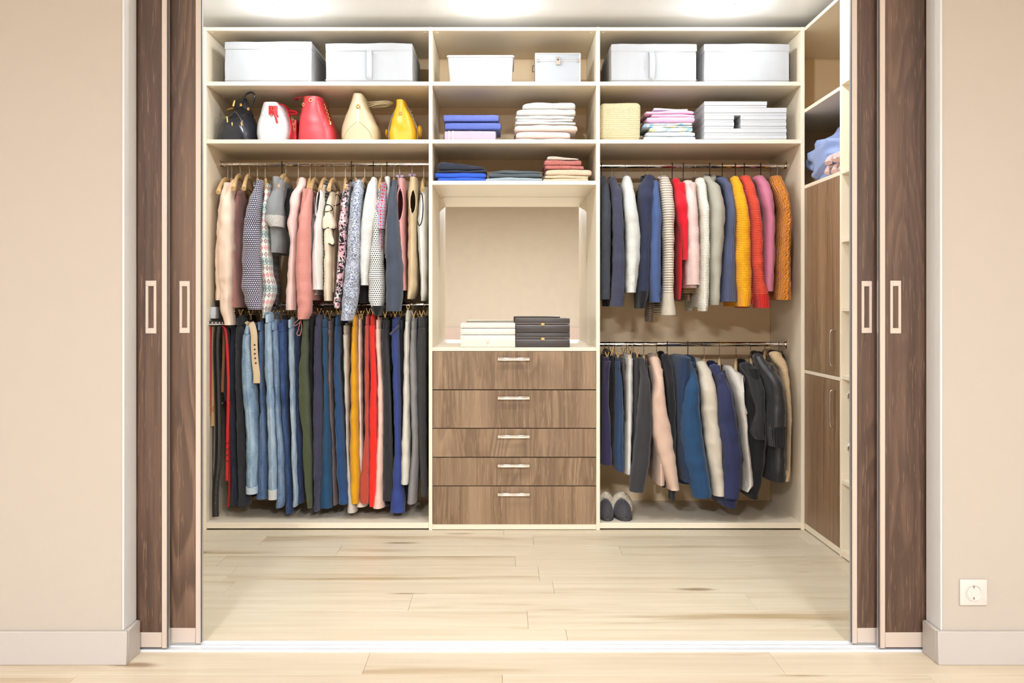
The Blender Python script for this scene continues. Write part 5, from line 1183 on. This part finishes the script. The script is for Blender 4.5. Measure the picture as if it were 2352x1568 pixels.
# yellow bag
YL = leather('yellow_leather', (222, 168, 22), .3); GP = plain('grey_edge_paint', (140, 138, 146), .5)
bg, R = bag('golden yellow leather handbag with grey piping', K, [(1018, 1966, 2054), (1080, 1955, 2076), (1150, 1930, 2110), (1220, 1905, 2145), (1300, 1886, 2170), (1350, 1884, 2174), (1388, 1888, 2168)], YL, 5.0, .135, z2, fold=.05, folds=3, wr=.005, dome=.002, p=4.0)
surf(bg, R, K, [(2010, 1018), (2008, 1060), (2004, 1110), (2003, 1148)], .0085, YL, 'tab', .003, .003, n=10)
MB().ring(on(R, K, 2003, 1130, .008), .0066, .0022, 'Y', 16, 6).build('ring', M['chrome'], bg)
for s, pts in ((-1, [(1962, 1075, 4.94), (1925, 1150, 4.93), (1900, 1225, 4.92), (1884, 1300, 4.915), (1884, 1385, 4.915)]), (1, [(2078, 1075, 4.94), (2114, 1150, 4.93), (2148, 1225, 4.92), (2172, 1300, 4.915), (2174, 1385, 4.915)])):
    tube(bg, K, pts, .0026, GP, 'piping', 4.88)
for (x, y, rx, rz) in ((1872, 1338, .009, .021), (2196, 1318, .014, .032)):
    c = K(x, y, 4.975); c.z = max(c.z, z2+rz)
    MB().ball(c, 1.0, 18, (rx, .06, rz)).build('side_pocket', YL, bg)
for i in range(6): MB().ball(K(2112+i*11, 1110+i*38, 4.90), .0024, 8).build('stud', M['chrome'], bg)

# ---------------------------------------------------------------- folded textiles
def folded(name, label, cat, crop, layers, mat, Y, dep, zb, amp=.006, group=None, r=.02, sd=None):
    """layers bottom first: (xl, xr, ytop, ybottom) of each folded thickness"""
    x0 = crop(layers[0][0], 0, Y).x; x1 = crop(layers[0][1], 0, Y).x
    t = thing(name, label, cat, ((x0+x1)/2, Y+dep/2, zb), group=group)
    z = zb+.001; sd = sd if sd else nseed()
    for i, l in enumerate(layers):
        mt = mat
        tl, sg = (l[4], l[5]) if len(l) > 5 else (0.0, 0.10 if i == len(layers)-1 else 0.0)
        a, b = crop(l[0], l[2], Y), crop(l[1], l[3], Y)
        h = max(.006, a.z-b.z)
        MB().soft(a.x, b.x, Y+.002*(i % 2), Y+dep, z, z+h*1.06, r, amp, 12, sd+i*3.3, cuts=9, tilt=tl, sag=sg).build('fold', mt, t)
        z += h
    return t, z
def stack(items, crop, Y, dep, zb, group=None):
    z = zb
    for (name, label, cat, layers, mat, kw) in items:
        t, z = folded(name, label, cat, crop, layers, mat, Y, dep, z, group=group, **kw)
# plastic-wrapped packs on the middle bay's second shelf
def pack(label, x0, x1, y0, y1, rgb, zb, Y=4.845, extra=None):
    a, b = L(x0, y0, Y), L(x1, y1, Y); h = a.z-b.z
    t = thing('linen_pack', label, 'linen pack', ((a.x+b.x)/2, Y+.1, zb), group='wrapped linen packs')
    MB().soft(a.x+.003, b.x-.003, Y+.002, Y+.26, zb+.002, zb+h-.002, .010, .002, 8, zb).build('cloth', fabric('pack_cloth_%d' % y0, rgb, 'satin', rough=.5), t)
    wm = NT('clear_wrap_%d' % y0); wm.set(Roughness=.12); wm.b.inputs['Transmission Weight'].default_value = 1.0; wm.b.inputs['IOR'].default_value = 1.12; wm.b.inputs['Alpha'].default_value = .38
    wm.bump(wm.noise(wm.mapping(wm.obj(), (1, 1, 3)), 30, 4, .6, 1.0), 1.0, .02)
    MB().soft(a.x, b.x, Y-.001, Y+.262, zb+.001, zb+h, .012, .005, 22, zb*3, cuts=9).build('wrap', wm.m, t)
    if extra:
        for (xa, xb, col) in extra: MB().box(L(xa, 0, Y).x, L(xb, 0, Y).x, Y-.0022, Y-.0002, zb+.004, zb+h-.003 if col[0] > 200 else zb+h-.002, .0005).build('printed_band', plain('pack_band', col, .4), t)
    return zb+h
zz = pack('lilac wrapped linen pack at the bottom of the blue packs', 137, 572, 1053, 1142, (206, 184, 208), zB, extra=[(180, 186, (240, 236, 238)), (213, 219, (240, 236, 238))])
zz = pack('wrapped blue linen pack in the middle of its stack', 142, 610, 987, 1053, (86, 104, 190), zz)
zz = pack('wrapped blue linen pack on top of its stack', 130, 596, 922, 987, (96, 112, 196), zz)
WT = fabric('white_linen', (216, 212, 208), 'plain'); PK = fabric('blush_linen_sheet', (222, 200, 192), 'plain')
GRP = 'folded linen in the middle bay'
stack([('folded_sheet', 'thin blush folded sheet at the bottom of the linen pile', 'folded sheet', [(722, 1215, 1122, 1142)], PK, {}),
       ('folded_sheet', 'blush folded sheet with a thick roll above the bottom one', 'folded sheet', [(730, 1178, 1066, 1122), ], PK, dict(r=.03)),
       ('folded_sheet', 'blush folded sheet in the middle of the linen pile', 'folded sheet', [(722, 1235, 1012, 1066)], PK, dict(r=.03)),
       ('folded_sheet', 'white folded sheet with thin layers below the top one', 'folded sheet', [(722, 1222, 988, 1012), (735, 1200, 968, 988), (728, 1205, 940, 968)], WT, {}),
       ('folded_sheet', 'thick white folded sheet on top of the linen pile', 'folded sheet', [(735, 1220, 888, 940), (785, 1220, 832, 888, .05, .10)], WT, dict(r=.03, amp=.006))], L, 4.85, .30, zB, GRP)
# third shelf of the middle bay
GR3 = 'folded clothes on the third shelf'
stack([('folded_garment', 'bright blue folded garment under the navy one', 'folded clothes', [(90, 490, 1440, 1472), (65, 485, 1395, 1440, -.08, .0)], fabric('cobalt_cotton', (52, 92, 196)), {}),
       ('folded_garment', 'navy black folded garment on the blue one', 'folded clothes', [(80, 490, 1378, 1395), (88, 470, 1325, 1378, -.40, .10)], fabric('navy_black_jersey', (48, 52, 66)), dict(r=.03, amp=.006))], L, 4.85, .28, zC, GR3)
stack([('folded_garment', 'light grey folded garment under the dark grey one', 'folded clothes', [(478, 950, 1440, 1475)], fabric('light_grey_denim', (142, 156, 164), 'marl', (168, 178, 184)), {}),
       ('folded_garment', 'dark grey folded garment in the middle of the third shelf', 'folded clothes', [(512, 945, 1412, 1440), (530, 930, 1382, 1412, .0, .45)], fabric('dark_grey_marl', (70, 78, 84), 'marl', (96, 104, 110)), dict(r=.02))], L, 4.85, .28, zC, GR3)
CR = fabric('cream_fleece', (226, 206, 178), 'fleece', (220, 196, 164))
stack([('folded_towel', 'cream folded towel at the bottom beside the grey clothes', 'folded towel', [(955, 1325, 1448, 1475), (970, 1325, 1425, 1448)], CR, {}),
       ('folded_towel', 'cream peach folded towel under the pink fleece', 'folded towel', [(975, 1352, 1375, 1425)], fabric('peach_fleece', (242, 216, 190), 'fleece', (228, 198, 168)), dict(r=.025)),
       ('folded_towel', 'dusty pink fluffy folded towel', 'folded towel', [(968, 1290, 1345, 1375), (962, 1275, 1300, 1345)], fabric('pink_fleece', (214, 138, 130), 'fleece', (186, 104, 98)), dict(r=.03, amp=.006)),
       ('folded_towel', 'off-white cloth folded on top of the pink towel', 'folded towel', [(985, 1245, 1275, 1300, -.45, .2)], fabric('oat_fleece', (232, 216, 202), 'fleece', (212, 194, 178)), dict(r=.02, amp=.007))], L, 4.85, .28, zC, 'folded towels on the third shelf')
# right bay, second shelf
a, b = N(68, 838, 4.84), N(400, 1140, 4.84)
kb = thing('knit_throw', 'folded cream chunky knit throw beside the pastel linen', 'throw', ((a.x+b.x)/2, 4.95, zB))
KN = fabric('cream_chunky_knit', (216, 203, 164), 'knit', (208, 190, 146), scale=1.1)
MB().soft(a.x, b.x, 4.84, 4.96, zB+.001, a.z, .022, .004, 8, 5.0, cuts=8).build('front_fold', KN, kb)
MB().soft(a.x+.004, b.x-.004, 4.955, 5.08, zB+.001, a.z-.006, .022, .004, 8, 8.0, cuts=8).build('rear_fold', KN, kb)
PB = fabric('pastel_print', (226, 230, 232), 'floral', (150, 186, 222), (240, 224, 160), scale=.5); PP = fabric('candy_pink', (240, 184, 214)); PL = fabric('pale_blue_linen', (222, 230, 234)); LV = fabric('lilac_linen', (214, 204, 232))
stack([('folded_sheet', 'pale green-white folded sheet at the bottom of the pastel pile', 'folded sheet', [(425, 850, 1100, 1142), (440, 850, 1066, 1100)], PL, dict(r=.025)),
       ('folded_sheet', 'blue printed folded sheet in the pastel pile', 'folded sheet', [(470, 830, 1030, 1066), (415, 820, 1012, 1030), (425, 825, 992, 1012)], PB, {}),
       ('folded_sheet', 'candy pink folded sheet in the pastel pile', 'folded sheet', [(450, 845, 948, 992), (490, 845, 925, 948)], PP, dict(r=.022)),
       ('folded_sheet', 'pink folded sheet with lilac edge above the candy pink one', 'folded sheet', [(440, 838, 900, 925)], PP, {}),
       ('folded_sheet', 'thin lilac folded sheet on top of the pastel pile', 'folded sheet', [(500, 785, 880, 900)], LV, {})], N, 4.855, .26, zB, 'pastel linen pile')
# white carton boxes
CB = plain('white_carton', (200, 201, 205), .45)
def carton(label, x0, x1, y0, y1, zb, dep=.30, Y=4.845, mark=False):
    a, b = N(x0, y0, Y), N(x1, y1, Y); h = a.z-b.z
    t = thing('carton', label, 'box', ((a.x+b.x)/2, Y+dep/2, zb), group='white cartons in the right bay')
    MB().box(a.x+.0015, b.x-.0015, Y+.0015, Y+dep-.0015, zb+.0005, zb+h*.34, .0008).build('tray', CB, t)
    MB().box(a.x, b.x, Y-.001, Y+dep, zb+h*.352, zb+h-.0004, .0012).build('lid', CB, t)
    return zb+h
q = carton('long white carton at the bottom of the carton pile', 917, 1592, 1092, 1140, zB)
q = carton('long white carton second from the bottom of the pile', 917, 1592, 1038, 1092, q)
q1 = carton('short white carton at the left in the carton pile', 917, 1162, 985, 1038, q); q1 = carton('short white carton at the left, upper of two', 917, 1162, 932, 985, q1)
q2 = carton('white carton right of the gap, lower of two', 1215, 1590, 985, 1038, q); q2 = carton('white carton right of the gap, upper of two', 1215, 1590, 932, 985, q2)
q3 = carton('wide flat white carton bridging the gap', 917, 1592, 868, 932, max(q1, q2))
q4 = carton('flat white carton on top of the carton pile', 917, 1432, 816, 868, q3)

# ---------------------------------------------------------------- niche: jewellery boxes
def jbox(label, x0, x1, y0, y1, mat, zb, seams, group=None, Y=4.83, dep=.20):
    a, b = Q(x0, y0, Y), Q(x1, y1, Y); h = a.z-b.z
    t = thing('jewellery_box', label, 'jewellery box', ((a.x+b.x)/2, Y+dep/2, zb), group=group)
    zs = [0]+sorted(1-s for s in seams)+[1]
    for i in range(len(zs)-1):
        MB().box(a.x, b.x, Y, Y+dep, zb+.0008+h*zs[i]+(.0006 if i else 0), zb+h*zs[i+1]-.0006, .0025, 2).build(('body' if i == 0 else 'lid') if len(zs) == 3 else ('drawer_front', 'tray', 'lid')[min(i, 2)], mat, t)
    return t, a, b, h
WJ = leather('white_box_leather', (222, 218, 208), .4); DJ = leather('dark_brown_box_leather', (62, 54, 52), .38)
t, a, b, h = jbox('white jewellery box with three tiers and square knob', 290, 760, 1260, 1468, WJ, zN, (.22, .49))
xm = (a.x+b.x)/2; MB().box(xm-.006, xm+.006, 4.822, 4.831, zN+h*.20, zN+h*.36, .0015).build('knob', WJ, t)
for k, (y0, y1, lb) in enumerate(((1346, 1471, 'dark brown jewellery box with gold clasp, lower of two'), (1222, 1346, 'dark brown jewellery box with gold clasp, upper of two'))):
    zb = zN+(.0 if k == 0 else hprev)
    t, a, b, h = jbox(lb, 764, 1228, y0, y1, DJ, zb, (.42,), 'dark jewellery boxes')
    hprev = h; xm = (a.x+b.x)/2; zl = zb+h*.58
    for dz in (.004, -.0055): MB().sweep([(a.x+.001, 4.8292, zl+dz), (b.x-.001, 4.8292, zl+dz)], .0008, n=5).build('stitch_line', plain('pale_stitch', (190, 175, 170), .5), t)
    cl = MB().box(xm-.009, xm+.009, 4.822, 4.831, zl-.006, zl+.007, .001).build('clasp', M['brass'], t)
    for s in (-1, 1): MB().box(xm+s*.0045-.003, xm+s*.0045+.003, 4.8205, 4.8225, zl-.0075, zl-.003, .0005).build('rivet', M['brass'], cl)

# ---------------------------------------------------------------- slippers
SU = fabric('charcoal_suede', (66, 62, 66), 'marl', (80, 76, 80)); FU = fabric('cream_shearling', (238, 226, 206), 'fleece', (206, 190, 166)); SO = plain('grey_rubber_sole', (62, 60, 62), .7)
for k, (x0, x1, lb) in enumerate(((1377, 1416, 'charcoal suede slipper with cream fur lining, left of the pair'), (1415, 1461, 'charcoal suede slipper with cream fur lining, right of the pair'))):
    Y0 = 4.83; a, b = P(x0, 1190, Y0), P(x1, 1190, Y0); cx = (a.x+b.x)/2; hw = (b.x-a.x)/2; zb = .037; Lg = .235
    yaw = (.0, -.10)[k]
    t = thing('slipper', lb, 'slipper', (cx, Y0+Lg/2, zb), group='pair of slippers')
    def foot(f): return hw*(.72+.28*math.sin(PI*min(1, f*1.15+.12))) if f < .9 else hw*.62
    sole = MB(); outl = []
    for i in range(28):
        th = 2*PI*i/28; f = .5-.5*math.cos(th); s = 1 if th < PI else -1
        w_ = hw*(math.sin(PI*min(max(f, .0), 1))**.42)*(1-.18*f)
        outl.append(Vector((cx+s*w_+yaw*(f-.0)*Lg*.5, Y0+f*Lg, 0)))
    n = 28; vs = [p+Vector((0, 0, zb)) for p in outl]+[p+Vector((0, 0, zb+.016)) for p in outl]
    sole.add(vs, [(j, (j+1) % n, n+(j+1) % n, n+j) for j in range(n)]+[tuple(range(n)), tuple(range(n, 2*n))]); sole.build('sole', SO, t)
    up = MB(); vs = []; fs = []; NU, NV = 14, 14
    for i in range(NU+1):
        f = .0002+.61*i/NU; w_ = hw*.97*(math.sin(PI*f)**.42)*(1-.18*f); hgt = .012+.062*math.sin(min(1, f/.45)*PI/2)
        for j in range(NV+1):
            th = PI*j/NV
            vs.append(Vector((cx+w_*math.cos(th)+yaw*f*Lg*.5, Y0+f*Lg, zb+.014+hgt*math.sin(th)**.8)))
    for i in range(NU):
        for j in range(NV): fs.append((i*(NV+1)+j, i*(NV+1)+j+1, (i+1)*(NV+1)+j+1, (i+1)*(NV+1)+j))
    up.add(vs, fs); up.build('upper', SU, t)
    fc = MB(); pts = []
    for j in range(15):
        th = PI*j/14; f = .62; w_ = hw*.92*(math.sin(PI*f)**.42)*(1-.18*f)
        pts.append(Vector((cx+w_*math.cos(th)+yaw*f*Lg*.5, Y0+f*Lg, zb+.020+.080*math.sin(th)**.8)))
    fc.sweep(pts, .021, n=12); bm_ = fc
    bm_.soft(cx-hw*.72+yaw*.09, cx+hw*.72+yaw*.09, Y0+.12, Y0+Lg-.01, zb+.012, zb+.036, .012, .004, 30)
    for v in fc.v:
        nv = noise.noise_vector(v*70); v += Vector(nv)*.0045
    fc.build('fur_lining', FU, t)
    for s in (-.45, .0, .5):
        sp_ = []
        for i in range(8):
            f = .06+.50*i/7; w_ = hw*.97*(math.sin(PI*f)**.42)*(1-.18*f); hgt = .012+.062*math.sin(min(1, f/.45)*PI/2)
            th = PI/2-s*(.4+.9*f); sp_.append(Vector((cx+w_*math.cos(th)+yaw*f*Lg*.5, Y0+f*Lg, zb+.0148+hgt*math.sin(th)**.8)))
        MB().sweep(sp_, .0009, n=5).build('stitching', fabric('grey_stitch', (96, 92, 96)), t)

# ---------------------------------------------------------------- right hand cabinets
SB = fabric('pale_blue_satin', (132, 150, 196), 'satin', rough=.4)
pw = thing('bundle', 'shiny pale blue satin bundle in the corner cabinet', 'bundle', (cX+.24, 4.62, 1.722))
bm = bmesh.new(); bmesh.ops.create_icosphere(bm, subdivisions=5, radius=1)
for v in bm.verts:
    d = v.co.copy(); n1 = noise.noise(d*1.6+Vector((3, 1, 2)))*.12+abs(noise.noise(Vector((d.x*1.5+d.z, d.y*3-d.z*2, d.z*3+d.y*2))))*.34-.05
    r_ = 1+n1
    z = max(d.z*r_, -.55)
    v.co = Vector((min(cX+.57, max(cX+.012+.01*abs(d.y), cX+.28+d.x*.27*r_)), max(4.312, min(5.28, 4.66+d.y*.32*r_)), 1.722+.002+(z+.55)*.17))
MB().bm(bm).build('fabric', SB, pw, angle=180)
pn = thing('pompon_scarf', 'pale pink chunky knit scarf in front of the blue bundle', 'scarf', (cX+.09, 4.42, 1.722))
PKY = fabric('pale_pink_yarn', (238, 206, 200), 'fleece', (214, 176, 170)); rn = random.Random(5)
for i in range(12):
    y = 4.34+.028*(i % 6)+rn.uniform(-.006, .006); z = 1.750+.045*(i//6); x = cX+.07+rn.uniform(-.02, .02)
    MB().sweep(cr([(x-.05, y, z-.012), (x-.03, y+.012, z+.016), (x+.02, y-.005, z+.022), (x+.06, y+.01, z-.004)], 4), .013, n=9).build('loop', PKY, pn)
MB().ball((cX+.07, 4.36, 1.875), .035, 16, (1, 1, 1.1)).build('pompon', PKY, pn)
wb_ = thing('cushion', 'fluffy white round cushion high behind the right sliding door', 'cushion', (cX+.12, 4.13, 2.121))
bm = bmesh.new(); bmesh.ops.create_icosphere(bm, subdivisions=4, radius=1)
for v in bm.verts:
    d = v.co; r_ = 1+.05*noise.noise(d*9); v.co = Vector((cX+.13+d.x*.115*r_, 4.125+d.y*.14*r_, 2.121+.172+d.z*.170*r_))
MB().bm(bm).build('cover', fabric('white_fleece', (240, 238, 236), 'fleece', (220, 218, 216)), wb_, angle=180)
tw = thing('white_toy', 'small white plush bundle on the open shelf beside the door', 'plush', (cX+.07, 4.18, 1.420))
for (dz, r_, dx, dy) in ((.035, .036, 0, -.01), (.105, .026, -.01, .02), (.13, .02, .01, 0.0)): MB().ball((cX+.07+dx, 4.18+dy, 1.421+dz), r_, 14).build('ball', fabric('plush_white', (242, 240, 238), 'fleece', (225, 222, 220)), tw)
